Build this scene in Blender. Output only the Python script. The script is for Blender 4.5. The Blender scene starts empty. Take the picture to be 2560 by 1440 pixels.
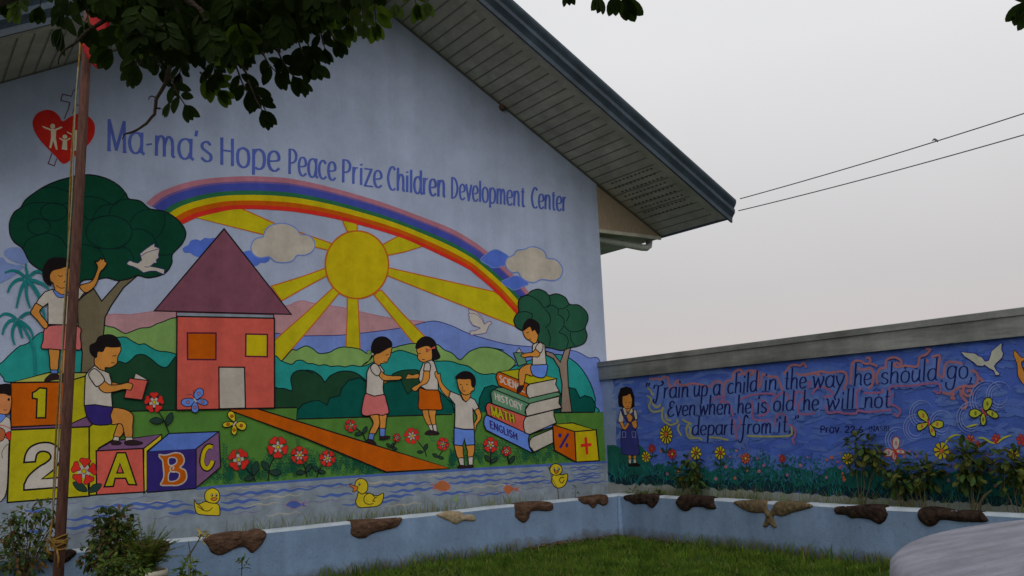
import bpy, bmesh, math, random
import numpy as np
from mathutils import Vector, Matrix
from mathutils.geometry import tessellate_polygon
SC = bpy.context.scene
COL = SC.collection
rnd = random.Random(7)

# ------------------------------------------------------------------ camera
F_PX = 2225.045                      # focal length in pixels of the 2560 px wide photograph
EYE = Vector((0.0, 0.0, 1.5))
YAW, PITCH, ROLL = 0.61988975, 0.15632826, 0.04294882
_f = Vector((math.sin(YAW)*math.cos(PITCH), math.cos(YAW)*math.cos(PITCH), math.sin(PITCH)))
_r = Vector((math.cos(YAW), -math.sin(YAW), 0.0))
_d = _f.cross(_r)
RIGHT = _r*math.cos(ROLL) + _d*math.sin(ROLL)
DOWN = _d*math.cos(ROLL) - _r*math.sin(ROLL)
FWD = _f
cam = bpy.data.objects.new('camera', bpy.data.cameras.new('camera'))
COL.objects.link(cam)
cam.matrix_world = Matrix(((RIGHT.x, -DOWN.x, -FWD.x, EYE.x), (RIGHT.y, -DOWN.y, -FWD.y, EYE.y),
                           (RIGHT.z, -DOWN.z, -FWD.z, EYE.z), (0, 0, 0, 1)))
cam.data.sensor_width = 36.0
cam.data.lens = F_PX/2560*36.0
cam.data.clip_start = 0.05
cam.data.clip_end = 3000
SC.camera = cam

# ------------------------------------------------------------------ sky, sun, exposure
SUN_EL, SUN_AZ = math.radians(34), math.radians(212)     # behind the viewer, veiled by overcast
world = bpy.data.worlds.new('World'); SC.world = world; world.use_nodes = True
wt = world.node_tree; wt.nodes.clear()
def wn(t, **kw):
    n = wt.nodes.new(t)
    for k, v in kw.items(): setattr(n, k, v)
    return n
sky = wn('ShaderNodeTexSky', sky_type='NISHITA', sun_disc=False, sun_elevation=SUN_EL, sun_rotation=SUN_AZ,
         air_density=1.5, dust_density=6.0, ozone_density=1.0)
b1 = wn('ShaderNodeBackground'); b1.inputs['Strength'].default_value = 0.003
tc = wn('ShaderNodeTexCoord'); sx = wn('ShaderNodeSeparateXYZ')
cr = wn('ShaderNodeValToRGB')                            # the overcast veil, by height above the horizon
cr.color_ramp.elements[0].position = 0.0;  cr.color_ramp.elements[0].color = (.58, .53, .515, 1)
cr.color_ramp.elements[1].position = 0.8; cr.color_ramp.elements[1].color = (.86, .87, .90, 1)
for p, c in ((.07, (.585, .54, .53, 1)), (.14, (.575, .56, .565, 1)), (.25, (.665, .655, .665, 1)), (.385, (.77, .77, .78, 1))):
    e = cr.color_ramp.elements.new(p); e.color = c
nz = wn('ShaderNodeTexNoise'); nz.inputs['Scale'].default_value = 2.6; nz.inputs['Detail'].default_value = 5
nm = wn('ShaderNodeMapRange'); nm.inputs['To Min'].default_value = .93; nm.inputs['To Max'].default_value = 1.07
mx = wn('ShaderNodeMix', data_type='RGBA', blend_type='MULTIPLY'); mx.inputs['Factor'].default_value = 1
b2 = wn('ShaderNodeBackground'); b2.inputs['Strength'].default_value = 1.0
ad = wn('ShaderNodeAddShader'); wo = wn('ShaderNodeOutputWorld')
L = wt.links.new
L(sky.outputs[0], b1.inputs['Color']); L(tc.outputs['Generated'], sx.inputs[0]); L(sx.outputs['Z'], cr.inputs[0])
L(tc.outputs['Generated'], nz.inputs['Vector']); L(nz.outputs[0], nm.inputs['Value'])
L(cr.outputs[0], mx.inputs['A']); L(nm.outputs[0], mx.inputs['B'])
L(mx.outputs['Result'], b2.inputs['Color']); L(b1.outputs[0], ad.inputs[0]); L(b2.outputs[0], ad.inputs[1]); L(ad.outputs[0], wo.inputs[0])
sun = bpy.data.objects.new('sun', bpy.data.lights.new('sun', 'SUN')); COL.objects.link(sun)
sun.data.energy = 1.15; sun.data.angle = math.radians(65); sun.data.color = (1, .95, .88)
_sd = Vector((math.cos(SUN_EL)*math.sin(SUN_AZ), math.cos(SUN_EL)*math.cos(SUN_AZ), math.sin(SUN_EL)))
sun.rotation_euler = (-_sd).to_track_quat('-Z', 'Y').to_euler()
SC.view_settings.view_transform = 'Standard'; SC.view_settings.look = 'None'
SC.view_settings.exposure = 0.0; SC.view_settings.gamma = 1.0
SC.view_settings.use_curve_mapping = False
SC.cycles.max_bounces = 6

# ------------------------------------------------------------------ helpers: materials
MATS = {}
def mat(name, col, rough=.7, var=.12, scale=6.0, bump=.0, bscale=60.0, col2=None, spec=.3, metal=0.0, stretch=None, trans=0.0, detail=5.0, streak=0.0):
    """plain surface with a mottled colour and, if asked, a fine bump"""
    if name in MATS: return MATS[name]
    m = bpy.data.materials.new(name); m.use_nodes = True; t = m.node_tree
    b = t.nodes['Principled BSDF']; b.inputs['Roughness'].default_value = rough
    b.inputs['Specular IOR Level'].default_value = spec; b.inputs['Metallic'].default_value = metal
    g = t.nodes.new('ShaderNodeNewGeometry'); vec = g.outputs['Position']
    if stretch:
        mp = t.nodes.new('ShaderNodeMapping'); mp.inputs['Scale'].default_value = stretch
        t.links.new(vec, mp.inputs['Vector']); vec = mp.outputs[0]
    n = t.nodes.new('ShaderNodeTexNoise'); n.inputs['Scale'].default_value = scale; n.inputs['Detail'].default_value = detail
    n.inputs['Roughness'].default_value = .65
    t.links.new(vec, n.inputs['Vector'])
    r = t.nodes.new('ShaderNodeValToRGB')
    a = [max(0, c*(1-var)) for c in col]; z = col2 if col2 else [min(1, c*(1+var)) for c in col]
    r.color_ramp.elements[0].position = .32; r.color_ramp.elements[0].color = (*a, 1)
    r.color_ramp.elements[1].position = .68; r.color_ramp.elements[1].color = (*z, 1)
    t.links.new(n.outputs[0], r.inputs[0]); csock = r.outputs[0]
    if streak:                                                      # faded patches, brush marks and rain streaks running down
        for scl, vecs, amt in ((1.0, (2.6, 2.6, .16), streak), (1.0, (.9, .9, .8), streak*.8), (1.0, (16, 16, 9), streak*.5)):
            mp2 = t.nodes.new('ShaderNodeMapping'); mp2.inputs['Scale'].default_value = vecs; t.links.new(g.outputs['Position'], mp2.inputs['Vector'])
            n3 = t.nodes.new('ShaderNodeTexNoise'); n3.inputs['Scale'].default_value = scl*2; n3.inputs['Detail'].default_value = 6; t.links.new(mp2.outputs[0], n3.inputs['Vector'])
            mr = t.nodes.new('ShaderNodeMapRange'); mr.inputs['From Min'].default_value = .3; mr.inputs['From Max'].default_value = .7
            mr.inputs['To Min'].default_value = 1-amt; mr.inputs['To Max'].default_value = 1+amt*.6; t.links.new(n3.outputs[0], mr.inputs['Value'])
            mu = t.nodes.new('ShaderNodeMix'); mu.data_type = 'RGBA'; mu.blend_type = 'MULTIPLY'; mu.inputs['Factor'].default_value = 1
            t.links.new(csock, mu.inputs['A']); t.links.new(mr.outputs[0], mu.inputs['B']); csock = mu.outputs['Result']
    t.links.new(csock, b.inputs['Base Color'])
    if bump:
        n2 = t.nodes.new('ShaderNodeTexNoise'); n2.inputs['Scale'].default_value = bscale; n2.inputs['Detail'].default_value = 4
        t.links.new(vec, n2.inputs['Vector'])
        bp = t.nodes.new('ShaderNodeBump'); bp.inputs['Strength'].default_value = bump; bp.inputs['Distance'].default_value = .02
        t.links.new(n2.outputs[0], bp.inputs['Height']); t.links.new(bp.outputs[0], b.inputs['Normal'])
    if trans:
        tr = t.nodes.new('ShaderNodeBsdfTranslucent'); ms = t.nodes.new('ShaderNodeMixShader'); ms.inputs[0].default_value = trans
        hs = t.nodes.new('ShaderNodeHueSaturation'); hs.inputs['Value'].default_value = 1.6
        t.links.new(r.outputs[0], hs.inputs['Color']); t.links.new(hs.outputs[0], tr.inputs[0])
        t.links.new(b.outputs[0], ms.inputs[1]); t.links.new(tr.outputs[0], ms.inputs[2])
        t.links.new(ms.outputs[0], t.nodes['Material Output'].inputs[0])
    MATS[name] = m
    return m

PAINT = dict(
    white=(.52, .475, .43), wall=(.365, .425, .585), yellow=(.54, .42, .006), lime=(.44, .40, .010), lemon=(.42, .42, .08), orange=(.51, .10, .003),
    ray=(.50, .43, .008), rayline=(.50, .13, .015), red=(.62, .03, .018), coral=(.60, .105, .08), pink=(.58,.13,.13), skirt=(.58,.15,.15),
    tree=(.004, .055, .030), treeline=(.004, .02, .02), tree_far=(.02, .095, .055), grass=(.085, .22, .04), light_bush=(.21, .37, .11),
    teal=(.02, .29, .27), dark_green=(.014, .06, .028), dark_teal=(.003, .09, .07), roof=(.20, .072, .11), mount_pink=(.46, .25, .28),
    mount_blue=(.16, .245, .60), cloud_blue=(.085, .16, .60), pale_blue=(.20, .28, .58), skin=(.60, .25, .05), skin_dark=(.58, .22, .08), hair=(.012, .008, .009),
    black=(.012, .01, .012), navy=(.035, .022, .17), letter=(.085,.13,.47), short_blue=(.13, .25, .72), sock_blue=(.12, .22, .60), trunk=(.17, .14, .085),
    trunk_far=(.26, .20, .155), cream=(.48, .435, .38), purple=(.19, .09, .20), block_blue=(.10, .19, .60), book_green=(.11, .26, .15), shoe=(.03, .016, .02),
    mauve=(.42, .17, .23), violet=(.16, .10, .30), rain_blue=(.055, .075, .37), rain_green=(.025, .15, .065), leaf=(.02, .055, .04), palm=(.015, .20, .22),
    water=(.235, .285, .345), wave=(.075,.135,.42), wave_dim=(.19,.19,.32), wave_warm=(.40,.38,.34), fish=(.42, .13, .05), duck=(.60, .47, .02), duck_bill=(.60, .17, .03),
    grass_dark=(.010,.10,.06), heart=(.50, .02, .015), outline_red=(.12, .015, .035), emblem_white=(.62, .56, .42),
    deep_blue=(.065, .125, .47), mid_blue=(.085,.155,.48), hazy_blue=(.20, .27, .46), halo=(.105,.18,.475), script=(.014,.018,.11), curl_pink=(.28,.115,.24), curl_orange=(.34,.145,.18), curl_yellow=(.30,.31,.13),
    blue_dab=(.055, .105, .42), halo_wide=(.088, .155, .475), hazy_dab=(.13, .20, .46), swirl=(.20, .27, .60), wall_grass=(.012, .10, .085), wall_haze=(.03, .12, .20), wall_grass_dark=(.008, .03, .045), petal_yellow=(.52, .42, .02), petal_red=(.45, .05, .04), petal_orange=(.50, .12, .05),
    base_grey=(.26,.29,.29), jumper=(.035, .04, .20), dove_grey=(.46, .47, .40), olive_leaf=(.13, .17, .03), leaf_yellow=(.30, .30, .08), wing_lime=(.40, .43, .04))
def paint(n):
    c = PAINT[n]
    v = .20 if n in ('deep_blue', 'wall_grass', 'halo', 'water') else .11
    return mat('paint_'+n, c, rough=.8, var=v, scale=7.0, bump=.25, bscale=120, spec=.06, detail=8, streak=.09)

# ------------------------------------------------------------------ helpers: objects
def tag(o, label=None, cat=None, group=None, kind=None):
    if label: o['label'] = label
    if cat: o['category'] = cat
    if group: o['group'] = group
    if kind: o['kind'] = kind
    return o
def empty(name, loc=(0, 0, 0), rz=0.0):
    o = bpy.data.objects.new(name, None); COL.objects.link(o); o.empty_display_size = .1
    o.location = loc; o.rotation_euler = (0, 0, rz); return o
def link(name, me, parent=None, local=False):
    """mesh data is in world coordinates unless local (then it is relative to the parent)"""
    o = bpy.data.objects.new(name, me); COL.objects.link(o)
    if parent is not None:
        o.parent = parent
        if not local and parent.type == 'EMPTY':
            o.matrix_parent_inverse = (Matrix.Translation(parent.location) @ parent.rotation_euler.to_matrix().to_4x4()).inverted()
    return o
class MB:
    """collects geometry, builds ONE mesh object"""
    def __init__(s): s.v = []; s.f = []; s.mi = []; s.mats = []
    def m(s, material):
        if material not in s.mats: s.mats.append(material)
        return s.mats.index(material)
    def add(s, verts, faces, material):
        k = len(s.v); i = s.m(material)
        s.v += [tuple(v) for v in verts]
        for f in faces: s.f.append(tuple(k+j for j in f)); s.mi.append(i)
    def box(s, lo, hi, material):
        x0, y0, z0 = lo; x1, y1, z1 = hi
        s.add([(x0,y0,z0),(x1,y0,z0),(x1,y1,z0),(x0,y1,z0),(x0,y0,z1),(x1,y0,z1),(x1,y1,z1),(x0,y1,z1)],
              [(0,3,2,1),(4,5,6,7),(0,1,5,4),(1,2,6,5),(2,3,7,6),(3,0,4,7)], material)
    def prism(s, poly, off, material):
        """polygon (3-D points) swept by the vector off"""
        off = Vector(off); n = len(poly); a = [Vector(p) for p in poly]; b = [p+off for p in a]
        s.add(a+b, [tuple(range(n))[::-1], tuple(range(n, 2*n))] + [(i, (i+1) % n, n+(i+1) % n, n+i) for i in range(n)], material)
    def tube(s, pts, rad, material, n=8, cap=True):
        pts = [Vector(p) for p in pts]; k = len(pts)
        if not hasattr(rad, '__len__'): rad = [rad]*k
        vs = []; fs = []; up = None
        for i, p in enumerate(pts):
            t = (pts[min(i+1, k-1)]-pts[max(i-1, 0)]).normalized()
            if up is None: up = Vector((0, 0, 1)) if abs(t.z) < .9 else Vector((1, 0, 0))
            u = t.cross(up).normalized(); w = u.cross(t).normalized(); up = w
            for j in range(n):
                a = 2*math.pi*j/n
                vs.append(p + (u*math.cos(a) + w*math.sin(a))*rad[i])
        for i in range(k-1):
            for j in range(n):
                fs.append((i*n+j, i*n+(j+1) % n, (i+1)*n+(j+1) % n, (i+1)*n+j))
        if cap: fs += [tuple(range(n))[::-1], tuple((k-1)*n+j for j in range(n))]
        s.add(vs, fs, material)
    def build(s, name, parent=None, smooth=False, bevel=0.0, local=False):
        me = bpy.data.meshes.new(name); me.from_pydata(s.v, [], s.f)
        for m in s.mats: me.materials.append(m)
        me.polygons.foreach_set('material_index', s.mi)
        if smooth: me.polygons.foreach_set('use_smooth', [True]*len(s.f))
        me.update()
        o = link(name, me, parent, local)
        if bevel:
            b = o.modifiers.new('bevel', 'BEVEL'); b.width = bevel; b.segments = 2; b.limit_method = 'ANGLE'
        return o

# ------------------------------------------------------------------ geometry of the place, measured from the photograph
D_WALL = 9.76          # gable wall: plane y = D_WALL
X_WALL = 8.47          # boundary wall: plane x = X_WALL, running towards the viewer
def ray(px, py):
    return RIGHT*(px-1280) + DOWN*(py-720) + FWD*F_PX
def on_y(px, py, y):
    v = ray(px, py); return EYE + v*((y-EYE.y)/v.y)
def on_x(px, py, x):
    v = ray(px, py); return EYE + v*((x-EYE.x)/v.x)
def on_z(px, py, z):
    v = ray(px, py); return EYE + v*((z-EYE.z)/v.z)
def at_depth(px, py, d):
    return EYE + ray(px, py)*(d/F_PX)
def frame(ox, oy, s):
    """points read off an enlargement of the photograph: 'x,y x,y ...' -> photo pixels"""
    def g(txt):
        out = []
        for p in txt.split():
            x, y = p.split(','); out.append((ox+float(x)/s, oy+float(y)/s))
        return out
    return g
PX = frame(0, 0, 1)

def cat_rom(pts, closed, step=5.0):
    n = len(pts); out = []
    for i in range(n if closed else n-1):
        p1 = pts[i]; p2 = pts[(i+1) % n]
        p0 = pts[(i-1) % n] if closed or i > 0 else (2*p1[0]-p2[0], 2*p1[1]-p2[1])
        p3 = pts[(i+2) % n] if closed or i < n-2 else (2*p2[0]-p1[0], 2*p2[1]-p1[1])
        L_ = math.hypot(p2[0]-p1[0], p2[1]-p1[1]); k = max(1, min(10, int(L_/step)+1))
        for j in range(k):
            t = j/k; t2 = t*t; t3 = t2*t
            out.append(tuple(.5*(2*p1[c] + (p2[c]-p0[c])*t + (2*p0[c]-5*p1[c]+4*p2[c]-p3[c])*t2 + (3*p1[c]-p0[c]-3*p2[c]+p3[c])*t3) for c in (0, 1)))
    if not closed: out.append(tuple(pts[-1]))
    return out

class Surface:
    """a painted wall: each coat of paint lies a hair's breadth proud of the coat below it"""
    STEP = .00012
    def __init__(s, axis, pos, parent):
        s.axis, s.pos, s.parent = axis, pos, parent
        s.g = np.zeros((1500//3, 2700//3), int)
    def p3(s, px, py, lev):
        o = .003 + lev*s.STEP
        if s.axis == 'y':
            p = on_y(px, py, s.pos); return (p.x, p.y-o, p.z)
        p = on_x(px, py, s.pos); return (p.x-o, p.y, p.z)
    def cells(s, tris):
        out = np.zeros_like(s.g, bool)
        H, W = s.g.shape
        for a, b, c in tris:
            xs = (a[0], b[0], c[0]); ys = (a[1], b[1], c[1])
            x0 = max(0, int(min(xs)/3)-1); x1 = min(W, int(max(xs)/3)+2); y0 = max(0, int(min(ys)/3)-1); y1 = min(H, int(max(ys)/3)+2)
            if x1 <= x0 or y1 <= y0: continue
            X, Y = np.meshgrid((np.arange(x0, x1)+.5)*3, (np.arange(y0, y1)+.5)*3)
            ok = np.ones(X.shape, bool)
            ar = (b[0]-a[0])*(c[1]-a[1])-(b[1]-a[1])*(c[0]-a[0]); sg = 1 if ar >= 0 else -1
            for p, q in ((a, b), (b, c), (c, a)):
                l = math.hypot(q[0]-p[0], q[1]-p[1])+1e-9
                ok &= sg*((q[0]-p[0])*(Y-p[1])-(q[1]-p[1])*(X-p[0]))/l > -3
            out[y0:y1, x0:x1] |= ok
        return out
    def place(s, tris):
        c = s.cells(tris)
        lev = int(s.g[c].max())+1 if c.any() else 1
        s.g[c] = lev
        return lev

class Art:
    """one painted motif = one mesh under its wall"""
    def __init__(s, surf): s.S = surf; s.mb = MB()
    def fill(s, pts, col, smooth=False, step=5.0):
        if smooth: pts = cat_rom(pts, True, step)
        tri = tessellate_polygon([[Vector((p[0], p[1], 0)) for p in pts]])
        tris = [(pts[a], pts[b], pts[c]) for a, b, c in tri]
        lev = s.S.place(tris)
        ar = lambda a, b, c: (pts[b][0]-pts[a][0])*(pts[c][1]-pts[a][1])-(pts[b][1]-pts[a][1])*(pts[c][0]-pts[a][0])
        fs = [((a, b, c) if ar(a, b, c) < 0 else (a, c, b)) for a, b, c in tri if abs(ar(a, b, c)) > 1e-6]
        s.mb.add([s.S.p3(p[0], p[1], lev) for p in pts], fs, paint(col))
        return pts
    def line(s, pts, w, col, closed=False, smooth=True, taper=False, nib=None, step=4.0):
        if smooth and len(pts) > 2: pts = cat_rom(pts, closed, step)
        elif closed: pts = list(pts)
        q = [pts[0]]
        for p in pts[1:]:
            if math.hypot(p[0]-q[-1][0], p[1]-q[-1][1]) > .05: q.append(p)
        if closed and math.hypot(q[0][0]-q[-1][0], q[0][1]-q[-1][1]) < .05: q.pop()
        pts = q; n = len(pts)
        if n < 2: return
        lr = []
        for i in range(n):
            a = pts[(i-1) % n] if closed or i > 0 else pts[i]; b = pts[(i+1) % n] if closed or i < n-1 else pts[i]
            d1 = (pts[i][0]-a[0], pts[i][1]-a[1]); d2 = (b[0]-pts[i][0], b[1]-pts[i][1])
            l1 = math.hypot(*d1); l2 = math.hypot(*d2)
            u1 = (d1[0]/l1, d1[1]/l1) if l1 > 1e-9 else None; u2 = (d2[0]/l2, d2[1]/l2) if l2 > 1e-9 else None
            if u1 is None: u1 = u2
            if u2 is None: u2 = u1
            t = (u1[0]+u2[0], u1[1]+u2[1]); lt = math.hypot(*t)
            t = (t[0]/lt, t[1]/lt) if lt > .2 else u2
            c = max(.55, t[0]*u2[0]+t[1]*u2[1])
            h = w/2/c
            if nib is not None: h *= nib + (1-nib)*abs(t[1])
            if taper: h *= .25+.75*math.sin(math.pi*min(1, max(0, (i+.3)/(n-.4))))
            lr.append(((pts[i][0]-t[1]*h, pts[i][1]+t[0]*h), (pts[i][0]+t[1]*h, pts[i][1]-t[0]*h)))
        tris = []; m = n if closed else n-1
        for i in range(m):
            (a, b), (c, d) = lr[i], lr[(i+1) % n]
            tris += [(a, b, c), (b, d, c)]
        lev = s.S.place(tris)
        vs = []
        k = n+1 if closed else n
        for i in range(k):
            a, b = lr[i % n]; z = lev + .5*i/k
            vs += [s.S.p3(a[0], a[1], z), s.S.p3(b[0], b[1], z)]
        s.mb.add(vs, [(2*i, 2*i+2, 2*i+3, 2*i+1) for i in range(k-1)], paint(col))
    def both(s, pts, col, w=3.2, line='black', smooth=True, step=5.0):
        p = s.fill(pts, col, smooth, step); s.line(p, w, line, True, False); return s
    def ell(s, cx, cy, rx, ry, col, w=0, line='black', rot=0.0, n=28):
        pts = []
        for i in range(n):
            a = 2*math.pi*i/n; x = rx*math.cos(a); y = ry*math.sin(a)
            pts.append((cx+x*math.cos(rot)-y*math.sin(rot), cy+x*math.sin(rot)+y*math.cos(rot)))
        if col: s.fill(pts, col)
        if w: s.line(pts, w, line, True, False)
    def build(s, name, label=None):
        o = s.mb.build(name, s.S.parent)
        if label: o['label'] = label
        return o
# ================================================================== the building (its gable wall carries the first mural)
plaster = mat('pale_blue_plaster', PAINT['wall'], rough=.85, var=.12, scale=1.3, bump=.35, bscale=120, detail=9, spec=.08, streak=.07)
X_MID, Z_RIDGE, SLOPE = 4.66, 7.215, .5462
X_L, X_R = X_MID-3.94, X_MID+3.94
OVER, EAVE_X = 1.35, X_MID+5.20           # rake overhang towards the viewer; eaves line
def rake_z(x): return Z_RIDGE - SLOPE*abs(x-X_MID)
building = tag(empty('community_building', (X_MID, D_WALL, 0)),
               'pale blue gabled building with a big painted mural and a wide dark teal roof edge', 'building')
mb = MB()
mb.prism([(X_L, D_WALL, 0), (X_R, D_WALL, 0), (X_R, D_WALL, rake_z(X_R)), (X_MID, D_WALL, Z_RIDGE), (X_L, D_WALL, rake_z(X_L))], (0, .2, 0), plaster)
gable = mb.build('gable_wall', building)
# ================================================================== rest of the building: body, roof, soffit, gutter pipe
cream_metal = mat('soffit_sheet', (.46, .44, .38), rough=.6, var=.16, scale=2.5, spec=.2, streak=.14)
groove = mat('soffit_joint', (.19, .18, .155), rough=.8)
hole_m = mat('soffit_hole', (.12, .115, .10), rough=.9)
teal_metal = mat('dark_teal_fascia', (.040, .060, .085), rough=.45, var=.28, scale=3, spec=.35, detail=8, streak=.2)
eave_board = mat('tan_fibre_board', (.27, .21, .15), rough=.85, var=.22, scale=14, stretch=(9, 9, .7))
roof_m = mat('roof_sheet', (.07, .10, .12), rough=.5)
BACK = D_WALL + 7.0
mb = MB()
for xs in (X_L, X_R):
    x0, x1 = (xs, xs+.2) if xs == X_L else (xs-.2, xs)
    mb.box((x0, D_WALL+.2, 0), (x1, BACK, rake_z(X_R)-.05), plaster)
mb.box((X_L+.2, BACK-.2, 0), (X_R-.2, BACK, rake_z(X_R)-.05), plaster)
mb.build('side_walls', building)
E_L, E_R = 2*X_MID-EAVE_X, EAVE_X
FRONT = D_WALL-OVER
nrm = Vector((SLOPE, 0, 1)).normalized()
mb = MB()                                                           # roof slab: two slopes
T_ = .17
for sg in (1, -1):
    ex = E_R if sg > 0 else E_L
    p = [(X_MID, FRONT, Z_RIDGE+.02), (ex, FRONT, rake_z(ex)+.02), (ex, FRONT, rake_z(ex)+T_), (X_MID, FRONT, Z_RIDGE+T_)]
    mb.prism(p if sg > 0 else p[::-1], (0, BACK+.5-FRONT, 0), roof_m)
roof = mb.build('roof', building)
# soffit: sheets across the rake with dark joints, a perforated bay near the eaves
mb = MB()
for sg in (1, -1):
    ex = E_R if sg > 0 else E_L
    def sp(x, y, dz=0.0): return (x, y, rake_z(x)+dz)
    P = [sp(X_MID, FRONT+.005), sp(ex, FRONT+.005), sp(ex, D_WALL), sp(X_MID, D_WALL)]
    mb.prism(P, (0, 0, .018), cream_metal)
    n = 38; L_ = (ex-X_MID)
    for k in range(1, n):
        x = X_MID + L_*k/n
        q = [sp(x-.008, FRONT+.16, -.003), sp(x+.008, FRONT+.16, -.003), sp(x+.008, D_WALL-.02, -.003), sp(x-.008, D_WALL-.02, -.003)]
        mb.add(q, [(0, 1, 2, 3)], groove)
    # trims along both edges
    for y0, y1 in ((FRONT+.005, FRONT+.14), (D_WALL-.05, D_WALL-.002)):
        q = [sp(X_MID, y0, -.008), sp(ex, y0, -.008), sp(ex, y1, -.008), sp(X_MID, y1, -.008)]
        mb.add(q, [(0, 1, 2, 3)], cream_metal if y0 < D_WALL-.5 else groove)
    for i in range(9):                                              # vent slots
        for j in range(11):
            xa = ex - sg*(.42+.095*i); y = FRONT+.24+.082*j + (.04 if i % 2 else 0)
            q = [sp(xa-.012, y, -.004), sp(xa+.012, y, -.004), sp(xa+.012, y+.045, -.004), sp(xa-.012, y+.045, -.004)]
            mb.add(q, [(0, 1, 2, 3)], hole_m)
mb.build('soffit', roof)
# boxed eaves behind the gable line
ze = rake_z(E_R)
for sg in (1, -1):
    mb = MB()
    ex = E_R if sg > 0 else E_L; xs = X_R if sg > 0 else X_L
    p = [(xs+sg*.003, D_WALL+.004, rake_z(xs)-.02), (ex, D_WALL+.004, ze+.0), (ex, D_WALL+.004, ze-.005), (xs+sg*.003, D_WALL+.004, ze-.005)]
    mb.prism(p if sg > 0 else p[::-1], (0, .025, 0), eave_board)
    lo, hi = sorted((xs, ex))
    mb.box((lo, D_WALL+.03, ze-.03), (hi, BACK, ze-.006), cream_metal)
    mb.box((lo, D_WALL-.02, ze-.06), (hi, D_WALL+.003, ze-.008), cream_metal)
    mb.build('boxed_eaves', roof)
# moulded fascia along the rakes (an ogee profile swept along the slope) and along the eaves
prof = [(0, .0), (-.03, .0), (-.035, .055), (-.055, .08), (-.09, .115), (-.095, .155), (-.08, .175), (-.115, .215), (-.13, .245), (-.13, .275), (0, .275)]   # (outwards, up the normal)
mb = MB()
for sg in (1, -1):
    ex = (E_R+.09) if sg > 0 else (E_L-.09); rings = []
    for x in (X_MID, ex):
        rings.append([Vector((x, FRONT+o, rake_z(x)-.02+u/nrm.z*1.0)) for o, u in prof])
    n = len(prof); v = rings[0]+rings[1]
    mb.add(v, [(i, (i+1) % n, n+(i+1) % n, n+i) if sg < 0 else (i, n+i, n+(i+1) % n, (i+1) % n) for i in range(n)] + [tuple(range(n)), tuple(range(n, 2*n))[::-1]], teal_metal)
mb.build('barge_board', roof)
for sg in (1, -1):
    mb = MB()
    ex = E_R if sg > 0 else E_L
    prof2 = [(0, -.03), (.03, -.03), (.035, .03), (.06, .06), (.09, .10), (.09, .13), (.08, .15), (.12, .19), (.13, .22), (0, .22)]
    mb.prism([(ex+sg*o, FRONT+.002, ze+u) for o, u in (prof2 if sg > 0 else prof2[::-1])], (0, BACK+.5-FRONT, 0), teal_metal)
    mb.build('eaves_gutter', roof)
pvc = mat('grey_pvc', (.42, .44, .42), rough=.45, spec=.4)
mb = MB(); yp = D_WALL+.22
pts = [(X_R-.05, yp, ze-.10), (X_R+.25, yp, ze-.10), (E_R-.20, yp, ze-.155), (E_R-.10, yp, ze-.15), (E_R-.045, yp, ze-.115), (E_R-.03, yp, ze-.05), (E_R-.03, yp, ze+.02)]
mb.tube([Vector(p) for p in pts], [.055]*7, pvc, 12)
mb.tube([Vector((X_R+.001, yp, ze-.10)), Vector((X_R+.05, yp, ze-.10))], .066, pvc, 12)
mb.build('downpipe', building, smooth=True)
mb = MB()
mb.tube([(X_R+.05, D_WALL+.3, ze-.03), (X_R+.09, D_WALL+.3, ze-.5), (X_R+.10, D_WALL+.3, ze-1.0), (X_R+.02, D_WALL+.3, ze-1.75)], .006, mat('black_cable', (.02, .02, .02), rough=.6), 5)
mb.tube([(X_R+.02, D_WALL+.28, ze-.03), (X_R+.025, D_WALL+.28, ze-.9)], .005, MATS['black_cable'], 5)
mb.build('loose_cable', building)
mb = MB(); p = on_y(1254, 266, D_WALL)
mb.tube([(p.x, D_WALL, p.z-.02), (p.x, D_WALL-.05, p.z-.02)], .05, mat('wasp_nest', (.10, .06, .04), rough=.9), 9)
mb.build('mud_nest', building, smooth=True)
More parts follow.
